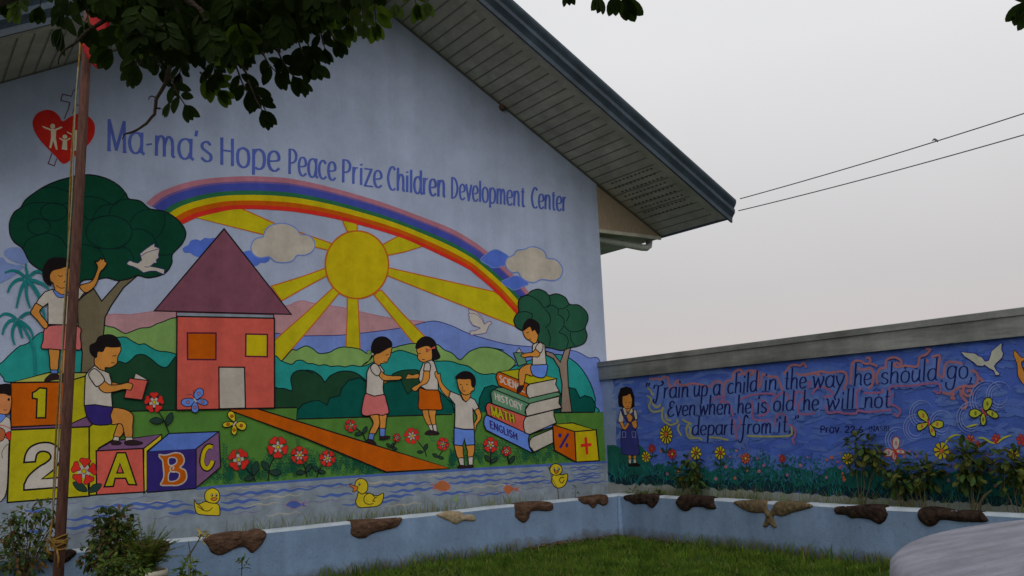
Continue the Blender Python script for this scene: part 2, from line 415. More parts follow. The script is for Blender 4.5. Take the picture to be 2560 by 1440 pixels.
# ================================================================== the strokes of the painted lettering
GL = {
 'a': (.86, ["~.74,.80 .62,.97 .42,1 .18,.85 .08,.5 .18,.12 .40,0 .62,.12 .74,.4", "!.76,1 .74,.1 .86,.02"]),
 'c': (.74, ["~.68,.84 .45,1 .18,.85 .08,.5 .18,.12 .45,0 .72,.15"]),
 'd': (.86, ["~.74,.80 .62,.97 .42,1 .18,.85 .08,.5 .18,.12 .40,0 .62,.12 .74,.4", "!.76,1.6 .74,.1 .86,.02"]),
 'e': (.76, ["~.09,.48 .4,.5 .68,.6 .64,.88 .42,1 .16,.85 .08,.45 .2,.1 .45,0 .72,.16"]),
 'f': (.66, ["~.8,1.4 .62,1.6 .42,1.45 .36,1 .36,.3 .3,-.3 .1,-.55 -.1,-.45", "!.08,.95 .62,.95"]),
 'g': (.88, ["~.72,.80 .6,.97 .42,1 .18,.85 .08,.5 .18,.12 .40,0 .62,.12 .72,.4", "~.78,1 .74,.5 .73,0 .6,-.5 .3,-.6 .05,-.45 .02,-.2"]),
 'h': (.84, ["!.14,1.6 .12,0", "~.12,.5 .25,.86 .45,1 .64,.88 .68,.5 .68,.1 .82,.02"]),
 'i': (.32, ["!.16,1 .15,0", "!.17,1.38 .17,1.24"]),
 'l': (.32, ["!.16,1.6 .15,0"]),
 'm': (1.2, ["!.14,1 .12,0", "~.13,.55 .25,.9 .40,1 .54,.85 .56,.5 .56,0", "~.56,.55 .70,.92 .84,1 .98,.85 1.02,.5 1.02,.1 1.15,.02"]),
 'n': (.84, ["!.14,1 .12,0", "~.13,.5 .25,.86 .45,1 .64,.88 .68,.5 .68,.1 .82,.02"]),
 'o': (.80, ["~.4,1 .14,.85 .07,.5 .14,.15 .4,0 .66,.15 .73,.5 .66,.85 .4,1"]),
 'p': (.84, ["!.14,1 .12,-.5", "~.13,.7 .28,.95 .48,1 .7,.85 .76,.5 .68,.14 .45,0 .22,.06"]),
 'r': (.56, ["!.14,1 .12,0", "~.13,.55 .25,.9 .52,.98"]),
 's': (.68, ["~.6,.84 .4,1 .16,.88 .15,.66 .38,.5 .6,.34 .6,.1 .35,0 .08,.16"]),
 't': (.56, ["~.28,1.38 .27,.3 .36,.02 .54,.08", "!.05,1 .52,1"]),
 'u': (.86, ["~.13,1 .12,.35 .25,.03 .45,.03 .66,.35", "!.72,1 .70,.1 .84,.02"]),
 'v': (.72, ["!.06,1 .36,0 .68,1"]),
 'w': (1.06, ["~.02,.92 .12,.95 .28,.02", "!.28,.02 .54,.82 .74,.02", "~.74,.02 1.0,.7 .96,1"]),
 'y': (.8, ["~.06,1 .12,.6 .36,.1", "~.74,1 .6,.5 .36,0 .16,-.35 -.02,-.55 .1,-.75"]),
 'z': (.72, ["!.1,1 .64,1 .08,0 .7,0"]),
 'M': (1.12, ["!.14,0 .16,1.45 .55,.08 .98,1.45 1.0,0", "!.04,0 .26,0", "!.9,0 1.12,0"]),
 'H': (.92, ["!.15,1.4 .15,0", "!.77,1.4 .77,0", "!.15,.75 .77,.75"]),
 'P': (.80, ["!.15,1.35 .13,0", "~.13,1.32 .5,1.3 .72,1.08 .66,.78 .4,.62 .15,.62"]),
 'C': (.92, ["~.84,1.2 .62,1.38 .35,1.25 .12,.7 .3,.15 .6,0 .86,.12"]),
 'D': (.96, ["!.15,1.38 .14,0", "~.14,1.36 .55,1.25 .82,.75 .62,.2 .14,0"]),
 'T': (1.0, ["~.0,.95 .1,1.25 .45,1.2 .75,1.2 1.0,1.4 .88,1.62 .8,1.5", "~.5,1.2 .46,.6 .4,0 .25,-.4 .06,-.3 .06,0"]),
 'E': (.9, ["~.78,1.3 .6,1.5 .3,1.35 .28,.95 .55,.85 .2,.7 .1,.3 .3,0 .6,.02 .85,.2"]),
 '-': (.42, ["!.06,.48 .38,.55"]), "'": (.22, ["!.14,1.5 .08,1.2"]), ',': (.3, ["~.14,.1 .18,-.05 .08,-.28"]), '.': (.3, ["!.12,.1 .14,.0"]),
 '"': (.4, ["~.1,1.6 .16,1.5 .1,1.3", "~.28,1.6 .34,1.5 .28,1.3"]), ':': (.3, ["!.14,.75 .14,.62", "!.14,.2 .14,.07"]),
 '2': (.8, ["~.1,1.05 .3,1.38 .62,1.25 .62,.85 .35,.4 .08,0", "!.08,0 .72,.04"]), '6': (.8, ["~.62,1.3 .3,.95 .1,.45 .3,.02 .62,.1 .68,.42 .45,.62 .14,.45"]),
 '(': (.4, ["~.32,1.4 .12,.9 .12,.3 .32,-.1"]), ')': (.4, ["~.08,1.4 .28,.9 .28,.3 .08,-.1"]),
 'A': (.9, ["!.05,0 .45,1.4 .85,0", "!.2,.5 .7,.5"]), 'N': (.95, ["!.12,0 .12,1.4 .8,0 .8,1.4"]), 'B': (.8, ["!.12,1.4 .12,0", "~.12,1.38 .6,1.3 .62,.9 .14,.74", "~.14,.74 .72,.6 .7,.12 .12,0"]),
 'S': (.8, ["~.68,1.2 .42,1.4 .15,1.2 .2,.85 .6,.6 .66,.2 .4,0 .1,.2"]), 'I': (.3, ["!.15,1.4 .15,0"]), 'L': (.7, ["!.12,1.4 .12,0 .62,0"]), 'G': (.95, ["~.82,1.2 .55,1.4 .2,1.15 .12,.6 .35,.05 .75,.1 .82,.55", "!.5,.6 .84,.6"]),
 'O': (1.0, ["~.5,1.4 .16,1.15 .1,.7 .2,.2 .5,0 .8,.2 .9,.7 .82,1.15 .5,1.4"]), 'R': (.9, ["!.13,1.4 .13,0", "~.13,1.38 .6,1.32 .68,.95 .45,.72 .13,.72", "!.42,.72 .8,0"]), 'Y': (.9, ["!.05,1.4 .45,.7 .85,1.4", "!.45,.7 .45,0"]),
 'K': (.9, ["!.12,1.4 .12,0", "!.8,1.4 .14,.65 .82,0"]),
}
GL['X'] = GL['E']
CAPS_E = (.75, ["!.66,1.4 .12,1.4 .12,0 .68,0", "!.12,.75 .58,.75"])
CAPS_T = (.9, ["!.05,1.4 .85,1.4", "!.45,1.4 .45,0"])
def lettering(art, txt, p0, p1, xh, w, col, nib=.55, slant=0.0, caps=False, outline=None, lead=0.0, asc=1.0, only=False):
    """strokes of txt between two baseline points; xh = height of one unit in pixels (left, right)"""
    gl = []; x = lead
    for ch in txt:
        if ch == ' ': x += .5; continue
        g = GL[ch]
        if caps and ch == 'E': g = CAPS_E
        if caps and ch == 'T': g = CAPS_T
        gl.append((x, g, ch.islower())); x += g[0] + .08
    tot = x - .08
    dx, dy = p1[0]-p0[0], p1[1]-p0[1]; ll = math.hypot(dx, dy)
    up = (0.0, -1.0)
    def tr(u, v):
        t = u/tot; h = xh[0] + (xh[1]-xh[0])*t
        return (p0[0]+dx*t + up[0]*h*v + slant*h*v, p0[1]+dy*t + up[1]*h*v)
    todo = []
    for x0, g, low_ in gl:
        for s in g[1]:
            pts = []
            for c in s[1:].split():
                a, b = c.split(','); b = float(b)
                if low_: b = 1+(b-1)*asc if b > 1.02 else b*asc if b < -.15 else b
                pts.append(tr(x0+float(a), b))
            if s[0] == '~' or len(pts) == 2: todo.append((pts, s[0] == '~'))
            else:
                for q in range(len(pts)-1):
                    (ax_, ay_), (bx_, by_) = pts[q], pts[q+1]; e = .32*w/max(1e-6, math.hypot(bx_-ax_, by_-ay_))
                    todo.append(([(ax_-(bx_-ax_)*e, ay_-(by_-ay_)*e), (bx_+(bx_-ax_)*e, by_+(by_-ay_)*e)], False))
    if outline:
        for pts, sm in todo: art.line(pts, w+outline[1], outline[0], smooth=sm, step=3)
    if only: return
    for pts, sm in todo: art.line(pts, w, col, smooth=sm, nib=nib, step=3)
# ================================================================== the mural on the gable wall
LW = Surface('y', D_WALL, gable)
fA = frame(0,400,3.6); fB = frame(0,800,3.6); fC = frame(0,1100,4.236); fD = frame(400,500,4.5); fE = frame(400,780,4.5)
fF = frame(400,1040,3.6); fG = frame(760,500,4.5); fH = frame(760,780,3.6); fI = frame(1120,560,4.2357); fJ = frame(1120,780,3.4286)
fK = frame(860,1060,3.657); fP = frame(0,0,3.272); fQ = frame(240,280,5.12); fR = frame(700,340,3.459); fT = frame(860,800,4.5)
fW = frame(440,1200,4.571); fX = frame(0,940,3.6); fY = frame(60,220,6.857)
def art(): return Art(LW)

# --- lettering
a = art()
for w_, p0, p1, xh in (("Ma-ma's", (266,375), (530,405), (52,49)), ("Hope", (548,411.5), (700,429), (49,49)), ("Peace", (720,434.5), (840,451.5), (47,45)),
                       ("Prize", (854,455.5), (955,470), (43,42)), ("Children", (967,473), (1113,493.5), (42,41)), ("Development", (1127,496), (1312,517.5), (39,37)), ("Center", (1327,519), (1416,529), (37,36))):
    lettering(a, w_, p0, p1, xh, 7.8 if p0[0] < 600 else 6.4 if p0[0] < 1000 else 5.2, 'letter', asc=.62, nib=.5)
a.build('lettering', 'blue painted words of the name of the place')

# --- heart emblem
a = art()
for s in ("870,25 840,60 815,145 660,105 630,215 785,250 770,330 690,530", "960,300 875,290 830,440", "480,1120 415,1295 520,1335 560,1210"):
    a.line(fY(s), 2.2, 'outline_red', smooth=False)
a.fill(fY("665,570 600,480 510,400 400,375 290,400 200,460 150,570 155,660 200,780 280,900 400,1030 540,1170 680,1300 850,1190 1060,1010 1180,860 1215,720 1200,600 1120,500 1020,450 900,450 780,500"), 'heart', True)
a.fill(fY("310,650 340,660 450,700 530,705 640,660 660,680 550,730 545,850 575,1060 545,1055 500,900 465,1035 430,1025 465,850 460,735 330,680"), 'emblem_white')
a.ell(*fY("490,657")[0], 6, 6.2, 'emblem_white')
a.fill(fY("600,850 680,885 730,885 795,850 800,870 735,910 740,1065 645,1050 665,915 610,875"), 'emblem_white'); a.ell(*fY("700,838")[0], 6, 5.5, 'emblem_white')
a.fill(fY("730,745 850,800 930,800 1010,760 1010,790 940,830 950,1080 795,1070 840,930 830,815 740,765"), 'emblem_white'); a.ell(*fY("893,765")[0], 6.2, 6.2, 'emblem_white')
a.build('heart_emblem', 'red heart with three white figures and an outlined cross')

# --- mountains, sky clouds
a = art()
a.both(PX("258,793 330,786 386,778 440,770 640,768 715,764.5 738,755.6 758,752 782,758 824,764 867,771 898,779 978,795.6 1027,801 1064.5,805.6 1030,816 866,843 690,846 440,850 262,870"), 'mount_pink', 2, 'mauve')
a.build('painted_pink_hill')
a = art()
a.both(PX("600,846 760,840 863,837 1001.7,820 1065.6,805 1093,803.6 1130,815 1177,835.6 1260,859 1328,867 1429,876 1470,894 1500,906 1506,1031 600,1031"), 'mount_blue', 2, 'navy')
a.build('painted_blue_hill')
a = art()
a.fill(fA("-30,905 30,880 60,920 130,940 215,955 150,1020 100,1060 0,1110 -30,1110"), 'pale_blue', True); a.fill(fA("35,850 60,800 150,785 200,810 260,900 210,940 110,910"), 'pale_blue', True)
a.build('painted_blue_cloud')

# --- sun with rays
a = art()
for s in ("489,544 595.6,518 689,560 826.7,608 832,630 815.6,624.4 655.6,585.6", "855.5,551 892,556 893,580 868,579", "950,615 1000,588 1060,615 1010,630 962,640", "960,667 1235.7,729.5 1300,775 1290,818 1283,814 960,686",
          "945,728 953,725.6 1001.7,780 1060,840 1146,931 1198,990 1140,986 1090,930 1031,855 935.6,738", "868,740 894,740 896,780 901.7,918 862.8,918 868,780", "833,719 848,732 800,791 704,902 684,898 684,853 767,780", "815,670 760,690 678,715.6 704,752 760,720 818,689"):
    a.both(PX(s), 'ray', 3.0, 'rayline', smooth=False)
a.ell(892, 662, 79, 84.5, 'yellow', 4.2, 'rayline', n=48)
a.build('painted_sun', 'yellow painted sun with orange edged rays')

# --- rainbow
a = art()
O_ = cat_rom(PX("365,508 402,479 484,452 592,441 689,443 740,449 821,467 943,502 1047,539.5 1120,568 1167,593 1217,628 1283,687 1322,730 1350,768"), False, 4)
I_ = cat_rom(PX("458,560 498,542 542,531 600,523 689,525.5 760,533 858,552 982,587 1058,618 1160,667 1186,685 1238,730 1300,796"), False, 4)
def resample(p, n):
    d = [0]
    for i in range(1, len(p)): d.append(d[-1]+math.hypot(p[i][0]-p[i-1][0], p[i][1]-p[i-1][1]))
    return [(float(np.interp(d[-1]*k/(n-1), d, [q[0] for q in p])), float(np.interp(d[-1]*k/(n-1), d, [q[1] for q in p]))) for k in range(n)]
O_ = resample(O_, 70); I_ = resample(I_, 70)
mixp = lambda t: [(o[0]+(i[0]-o[0])*t, o[1]+(i[1]-o[1])*t) for o, i in zip(O_, I_)]
bands = ((0, .15, 'mauve'), (.15, .21, 'violet'), (.21, .43, 'rain_blue'), (.43, .56, 'rain_green'), (.56, .73, 'yellow'), (.73, .87, 'orange'), (.87, 1, 'red'))
for t0, t1, c in bands: a.fill(mixp(t0) + mixp(t1)[::-1], c)
a.build('painted_rainbow', 'painted rainbow from mauve outside to red inside')

# --- clouds
def cloud(txt, f, col='cream', line='mount_blue', w=3.0):
    a = art(); a.both(f(txt), col, w, line); a.build('painted_cloud' if col == 'cream' else 'painted_blue_cloud')
cloud("258,545 320,505 345,460 410,445 455,460 500,430 560,435 620,430 680,500 640,600 500,640 430,640 370,615 335,590 280,590", fD, 'cloud_blue', 'cloud_blue', 1)
cloud("900,600 940,585 1010,570 1060,600 1080,640 1150,655 1225,640 1225,680 1180,705 1130,705 1080,740 1010,720", fD, 'cloud_blue', 'cloud_blue', 1)
cloud("1155,415 1185,340 1250,285 1370,262 1470,285 1540,330 1580,390 1660,395 1720,440 1742,510 1710,580 1630,620 1540,625 1490,685 1390,705 1290,690 1225,640 1120,650 1050,610 1022,540 1050,460 1100,425", fD)
cloud("345,370 400,320 450,285 510,270 580,300 640,345 620,410 590,440 480,465 430,440 360,400", fI, 'cloud_blue', 'pale_blue', 1.6)
cloud("565,610 640,575 700,550 760,560 850,630 800,660 700,700 640,670 600,650", fI, 'cloud_blue', 'pale_blue', 1.6)
cloud("605,420 630,360 690,330 730,280 800,270 890,240 980,265 1030,310 1050,362 1130,375 1190,430 1213,500 1180,570 1110,600 990,588 910,620 830,605 770,560 740,512 680,515 630,480", fI)

# --- bushes and hedges
def bush(txt_pts, col, w=2.6, line='treeline', smooth=True, name='painted_bush'):
    a = art(); a.both(txt_pts, col, w, line, smooth); a.build(name)
bush(fB("900,75 990,62 1040,75 1120,120 1180,105 1260,75 1350,65 1440,25 1620,5 1620,400 1400,420 1000,400"), 'light_bush')
bush(PX("684,905 704,902 729,875 740,876 753,869 766,865 782,872 791,880") + fH("150,375 230,362 290,330 370,315 500,335 560,372 600,360 690,330 800,322 860,305 960,285 1050,285 1190,290 1260,340 1330,370 1400,430 1450,390 1500,350 1600,318 1700,325 1800,345")
     + fJ("330,300 420,320 500,360 575,430 520,500 420,560 100,600") + PX("1000,960 690,960"), 'light_bush')
bush(fB("-40,420 20,380 80,320 170,240 250,210 380,110 600,130 730,180 740,480 600,500 100,560 30,520 -10,470"), 'teal')
bush(fB("1000,180 1060,158 1130,155 1180,185 1250,220 1300,215 1370,255 1430,280 1520,290 1600,330 1600,480 1400,600 1000,560"), 'teal')
bush(PX("684,898 704,903 729,911 740,902 755,901 769,909 780,909") + fH("130,480 190,475 240,490 310,485 370,495 430,480 500,490 560,480 640,440 700,395 780,370 860,345 940,365 1010,390 1100,440 1300,442 1400,470 1480,490 1550,540 1620,562 1700,555")
     + fJ("470,540 560,470 650,430 750,400 850,372 980,370 1100,440 1180,540 1230,640 1260,740 1255,800 1250,868") + PX("1300,1032 1000,1040 684,1030"), 'teal')
bush(fB("900,420 940,440 1060,375 1130,390 1190,350 1230,315 1300,315 1370,360 1430,410 1500,425 1610,340 1610,825 1000,825 900,700"), 'dark_green', 3)
bush(fE("1270,862 1330,860 1400,862 1485,882 1470,760 1490,700 1540,665 1620,655 1720,690") + fH("10,525 80,533 150,580 188,628 235,575 330,535 440,540 530,595 580,680 560,930 0,960") + PX("742,1022 684,1024"), 'dark_green', 3)
bush(PX("740,1048 743,1026 756,1011 778,1003 800,1002") + fH("140,800 205,838 230,775 320,752 335,690 400,615 500,592 560,630 700,650 800,590 880,580 1030,640 1200,700 1330,820 1360,925 1220,922 760,940"), 'dark_teal', 3, 'treeline', False)
bush(fH("790,570 850,535 950,520 1040,540 1030,700 970,705 930,738 890,660 860,600"), 'dark_green', 2.4)
bush(fJ("255,880 268,740 310,650 380,628 450,650 700,700 960,700 1040,648 1090,660 1130,738 1170,716 1230,735 1262,790 1252,862 900,868 600,880"), 'dark_teal', 2.8, 'treeline', False)

# --- lawn, path
a = art()
a.fill(PX("228,1240 228,1029 328,1029 440,1025.5 742,1019 740,1048 968,1041 1220,1030 1382,1032 1507,1031 1519,1154 861,1191 489,1220"), 'grass')
for s in ("300,1029 440,1025.5 742,1019", "740,1048 968,1041 1130,1036", "1360,1032.5 1436,1031 1485,1030.5"): a.line(PX(s), 3.2, 'black', smooth=False)
r2 = random.Random(3)
for i in range(420):                                               # leafy sprigs along the water
    x = r2.uniform(505, 1480); base = 1220 + (x-489)*(-66/1027.); y = base - 4 - abs(r2.gauss(0, 27))
    pathy = 1022 + (x-640)*.31
    if abs(y-(pathy-5)) < 42 and x < 1120: continue
    d = r2.uniform(-.5, .5); n = r2.randint(3, 6); l = r2.uniform(5.0, 7.6)
    for k in range(n):
        cx = x + d*l*k; cy = y - l*k*.95
        for sg in (-1, 1):
            if sg == 1 and k == n-1 and r2.random() < .5: continue
            a.fill([(cx, cy), (cx+sg*l*.7, cy-l*.62), (cx+sg*l*.95, cy-l*.98), (cx+sg*l*.35, cy-l*.75)], 'grass_dark')
a.build('painted_lawn')
a = art()
a.both(PX("571,1024.4 642,1022 800,1071 944,1115.5 1122.5,1170.7 964,1180 760,1095"), 'orange', 3.4, 'black', False)
a.build('painted_path')

# --- water with waves
a = art()
a.fill(PX("-12,1258 18,1256 489,1220 861,1191 1519,1153 1523,1262 -12,1420"), 'water')
a.line(PX("489,1222 560,1215 700,1205 861,1193 1100,1178 1300,1166 1517,1155"), 6, 'wave')
def wave(x0, x1, t, w, col, amp=None):
    """wavy stroke running with the shoreline, t pixels under it at the left end"""
    pts = []; x = x0; i = 0
    amp = amp if amp is not None else 2.6 - 1.2*x0/1500
    pitch = 25 - 12*x0/1500
    while x < x1:
        sh = 1257.5 + (x-18)*(-103/1500.); sc = 1 - .38*x/1500
        pts.append((x, sh + t*sc + (amp if i % 2 else -amp))); x += pitch*(.8 + .4*r2.random()); i += 1
    if len(pts) > 2: a.line(pts, w*(1.15 if col == 'wave' else 1), col, taper=True)
for x0, x1, t, w, c in ((160,215,10,2.4,'wave_dim'), (265,420,10,2.4,'wave_dim'), (205,470,28,7,'wave'), (330,490,40,7,'wave'), (240,390,36,3,'wave_dim'), (165,300,54,7.5,'wave'), (60,130,24,6,'wave'), (70,130,76,7,'wave'), (160,260,76,7.5,'wave'),
                        (420,500,60,8,'wave'), (370,470,70,3,'wave_dim'), (160,250,92,3,'wave_dim'), (540,800,20,6.5,'wave'), (560,670,30,3,'wave_dim'), (550,650,42,7.5,'wave'), (420,640,62,7,'wave'), (570,660,76,3,'wave_dim'),
                        (705,820,12,3,'wave_dim'), (768,890,14,5,'wave'), (820,900,22,2.6,'wave_dim'), (790,890,46,6.5,'wave'), (700,870,62,3,'wave_dim'), (855,1000,80,6.5,'wave'), (560,700,4,3,'wave_warm'), (640,760,36,4,'wave_warm'), (600,720,56,3.6,'wave_warm'),
                        (920,1085,28,6,'wave'), (970,1100,50,6,'wave'), (1030,1180,36,3,'wave_dim'), (945,1050,66,6,'wave'), (1120,1260,38,6.5,'wave'), (1085,1290,18,5.5,'wave'), (1080,1190,72,5.5,'wave'), (1140,1270,82,4,'wave_dim'), (960,1060,96,4,'wave_warm'),
                        (1230,1380,56,5.5,'wave'), (1255,1370,38,5,'wave'), (1298,1370,18,4.6,'wave'), (1150,1300,58,3.6,'wave_warm'), (1190,1270,88,4,'wave'), (1300,1390,80,3,'wave_dim'), (1355,1480,64,5,'wave'), (1405,1512,14,3,'wave'), (1420,1516,24,3,'wave'), (1425,1516,42,3.4,'wave'),
                        (1430,1512,52,3.2,'wave'), (1450,1510,60,3,'wave'), (1450,1520,78,3,'wave'), (880,1030,16,4,'wave_warm'), (1050,1130,8,3,'wave_warm'), (1280,1360,48,3,'wave_warm'), (660,760,90,3,'wave_warm'), (480,560,22,3,'wave_warm'), (860,960,64,3,'wave_dim'), (350,450,24,3,'wave_warm')):
    wave(x0, x1, t, w, c)
a.build('painted_water')

# --- house
a = art()
a.both(fE("185,0 1278,28 1278,78 185,58"), 'water', 3.4, 'outline_red', False)
a.both(fE("186,52 1279,73 1282,1080 179,1105"), 'coral', 3.6, 'black', False)
a.both(fD("720,325 1475,1287 -65,1248"), 'roof', 3.8, 'black', False)
a.both(fE("303,238 624,240 622,538 305,535"), 'orange', 4, 'outline_red', False)
a.both(fE("960,250 1202,255 1200,505 958,500"), 'yellow', 4, 'outline_red', False)
a.both(fE("656,622 944,624 955,1083 660,1090"), 'cream', 3.4, 'black', False)
a.build('painted_house', 'painted coral house with a purple triangular roof')

# --- big tree on the left, small tree on the right
a = art()
a.both(fA("690,1270 840,1155 915,1270 1080,1085 1230,965 1270,1010 1110,1150 1000,1310 945,1415") + fB("930,140 940,480 728,480 740,300 700,80"), 'trunk', 3.2, smooth=False)
a.both(fA("85,620 90,550 130,470 185,430 230,360 320,290 400,240 500,195 620,160 700,140 820,135 950,165 1060,225 1130,300 1160,350 1260,370 1350,440 1480,465 1600,540 1670,650 1640,750 1550,850 1545,930 1480,1020 1340,1060 1240,1040 1160,1070 1060,1085 960,1060 870,1075 760,1080 700,1120 640,1130 540,1060 440,1030 380,1000 270,920 205,800 130,740 95,680"), 'tree', 3.4)
for s in ("380,255 480,245 600,280 650,300", "185,430 280,390 420,385 560,400 640,370 780,330 900,345 1030,400 1130,300", "1160,350 1060,370 1000,430 985,490", "1030,400 930,410 870,460 830,530", "740,490 800,540 870,520 985,500", "205,800 250,720 350,675 430,660 540,700 600,780",
          "1450,455 1340,445 1230,480 1170,560", "1480,480 1480,580 1430,680 1400,700", "1190,625 1280,625 1370,680 1420,780", "640,760 760,760 880,800 950,900", "840,790 960,800 1090,790 1180,700", "1100,775 1170,820 1210,900", "1430,860 1490,855 1550,850", "600,780 615,850 590,900"):
    a.line(fA(s), 2.6, 'treeline')
for cx, cy, rx, ry in ((483,468,122,80), (352,600,102,72), (980,650,208,150)): a.ell(cx/3.6, 400+cy/3.6, rx/3.6, ry/3.6, None, 2.6, 'treeline')
a.build('painted_tree', 'big round crowned painted tree at the left')
a = art()
a.both(fJ("835,335 900,355 960,430 1000,320 1050,300 1020,430 1030,640 1060,858 965,860 975,620 950,480 900,400 840,370"), 'trunk_far', 2.8, smooth=False)
a.both(fI("740,830 770,780 850,740 870,715 950,690 1030,720 1065,755 1150,740 1240,780 1285,850 1380,860 1460,930 1480,1010 1450,1100 1470,1180 1440,1260 1350,1300 1290,1310 1200,1340 1110,1320 1020,1300 960,1250 900,1150 790,1130 720,1090 695,1020 720,960 745,930"), 'tree_far', 2.8)
for s in ("760,770 860,760 960,820 1010,890", "1065,755 1080,830 1050,890", "745,935 830,930 890,960 880,1010", "1010,890 1090,860 1160,900 1160,960", "1160,900 1230,890 1285,850", "1160,960 1220,1000 1220,1080 1170,1150", "1020,900 1070,960 1080,1040 1030,1100", "1220,1080 1300,1140 1400,1130 1450,1100", "1050,1110 1080,1200 1070,1290", "1170,1150 1240,1180 1270,1240 1250,1310", "1290,1150 1300,1230 1340,1290", "1260,900 1280,960 1250,1030"):
    a.line(fI(s), 2.2, 'treeline')
a.build('painted_tree', 'small painted tree behind the stack of books')

# --- palms
a = art()
def palm(cx, cy, fr, trunk):
    for s in fr:
        p = cat_rom(fA(s), False, 3); a.line(p, 5, 'palm', smooth=False, taper=True)
        for i in range(2, len(p)-1, 1):
            t = i/len(p); tx, ty = p[i][0]-p[i-1][0], p[i][1]-p[i-1][1]; l = math.hypot(tx, ty)+1e-6
            for sg in (-1, 1):
                k = 8.5*(1-.6*t); a.line([p[i], (p[i][0]+tx/l*k*.5-sg*ty/l*k*.55, p[i][1]+ty/l*k*.5+sg*tx/l*k*.55+k*.45)], 2.2, 'palm', smooth=False)
    a.line(fA(trunk), 6.5, 'palm')
palm(0, 0, ("240,1060 180,1010 110,990 40,1010", "240,1060 160,1070 100,1120 65,1190", "240,1060 200,1130 170,1220 145,1330", "240,1060 235,1150 240,1230 270,1330", "240,1060 300,1130 340,1190 370,1260", "240,1060 310,1080 380,1110 440,1160", "240,1060 300,1010 350,1000 400,1030", "240,1060 240,1000 230,960 235,930"), "250,1090 340,1220 390,1370 400,1500 395,1700")
palm(0, 0, ("160,1430 100,1390 40,1380 -10,1410", "160,1430 90,1440 40,1500 20,1570", "160,1430 120,1500 110,1580 130,1660", "160,1430 180,1520 200,1600", "160,1430 220,1470 270,1520 300,1600", "160,1430 210,1390 260,1370 300,1380"), "165,1440 240,1560 300,1700 315,1930")
a.build('painted_palm', 'two teal painted palms at the left edge')

# --- doves
a = art()
a.both(fA("1140,930 1165,905 1200,920 1240,930 1275,900 1258,845 1320,795 1390,750 1390,780 1435,795 1432,820 1425,850 1428,880 1405,900 1410,925 1385,930 1350,958 1420,970 1480,985 1475,1032 1400,1000 1350,1000 1290,1015 1240,980 1200,960 1150,945"), 'white', 1.8, 'navy', False)
a.line(fA("1262,868 1330,830 1430,800"), 1.6, 'navy'); a.line(fA("1300,960 1330,965 1360,950 1390,925"), 1.6, 'navy')
a.build('painted_dove', 'white dove before the big painted tree')
a = art()
a.both(fI("215,900 300,930 360,990 390,1060 420,1035 450,1030 460,1050 430,1080 405,1150 350,1165 280,1170 240,1180 230,1135 290,1130 340,1105 300,1085 260,1070 240,1040 220,1010 225,985 210,960 225,945"), 'white', 1.7, 'violet', False)
a.line(fI("228,945 290,955 350,1005 385,1070"), 1.5, 'violet'); a.line(fI("240,1040 270,1080 300,1085 340,1100"), 1.5, 'violet')
a.build('painted_dove', 'white dove under the right hand sun ray')

# --- toy blocks
a = art()
a.both(fB("95,565 430,475 780,475 770,510 600,555"), 'lemon', 3.4, smooth=False)
a.both(fB("600,555 770,505 790,880 600,945"), 'lime', 3.4, smooth=False)
a.both(fB("95,565 600,557 600,942 95,965"), 'orange', 4, smooth=False)
a.both(fB("290,655 320,640 355,612 418,617 408,880 325,882 332,712 290,705"), 'lime', 4.2, smooth=False)
a.build('painted_number_block', 'orange and yellow block with the numeral 1')
a = art()
a.both(fB("95,968 620,940 780,870 830,940 800,962 90,990"), 'purple', 3, smooth=False)
a.both(fB("800,962 830,938 1085,930 1010,1080 890,1150 870,1180 866,1440 870,1573 800,1578"), 'lime', 3.6, smooth=False)
a.both(PX("25,1075 222,1067 222,1240 17.7,1256"), 'lime', 4, smooth=False)
two = cat_rom(fC("250,238 268,150 320,75 420,32 530,32 610,80 640,160 622,240 560,320"), False) + fC("440,412 635,395 635,500 250,530") + cat_rom(fC("252,470 300,380 400,290 490,235 535,185 510,135 440,120 390,150 370,230"), False)
a.both(two, 'white', 4.6, smooth=False)
a.build('painted_number_block', 'yellow block with a white numeral 2')
a = art()
a.both(fB("862,1182 900,1150 1010,1090 1450,1028 1290,1158"), 'purple', 3, smooth=False)
a.both(fB("1290,1156 1450,1030 1450,1075 1320,1180 1320,1530 1290,1562"), 'duck', 3.2, smooth=False)
a.both(fC("1015,115 1510,90 1522,550 1018,580"), 'coral', 3.6, smooth=False)
a.both(fC("1100,495 1235,135 1325,135 1440,475 1355,470 1325,405 1215,405 1195,490"), 'lime', 4, smooth=False)
a.both(fC("1265,250 1303,348 1232,350"), 'coral', 3.4, smooth=False)
a.build('painted_letter_block', 'pink block with a yellow letter A')
a = art()
a.fill(PX("369,1128 421,1084 546,1079 489,1122"), 'block_blue'); a.line(PX("369,1128 421,1084 546,1079"), 3, 'black', smooth=False)
a.fill(PX("366,1130 489,1121.5 489,1221 366,1231"), 'navy')
a.both(fF("320,295 525,140 540,460 320,645"), 'purple', 3.2, smooth=False)
a.line(PX("366,1231 489,1221"), 3.2, 'black', smooth=False)
bb = fC("1680,155 1750,160 1850,135 1920,152 1945,210 1930,260 1900,290 1955,320 1972,390 1945,445 1880,478 1800,480 1715,480 1695,465 1715,430 1730,380 1725,300 1715,215 1690,190")
bb = a.fill(bb, 'orange', True); a.line(bb, 3.4, 'cream', True, False)
for h in ("1780,195 1840,185 1868,212 1850,255 1788,268", "1786,345 1840,335 1892,352 1888,400 1850,432 1782,432"): a.both(fC(h), 'navy', 3, 'cream')
a.line(fF("105,480 120,470 115,455 95,455 85,475 95,500 130,505"), 3, 'cream')
a.line(fF("468,280 430,272 390,320 372,400 385,455 420,478 455,445 472,400"), 14, 'black'); a.line(fF("466,281 430,276 393,322 377,400 388,452 420,472 452,442 468,402"), 9, 'yellow')
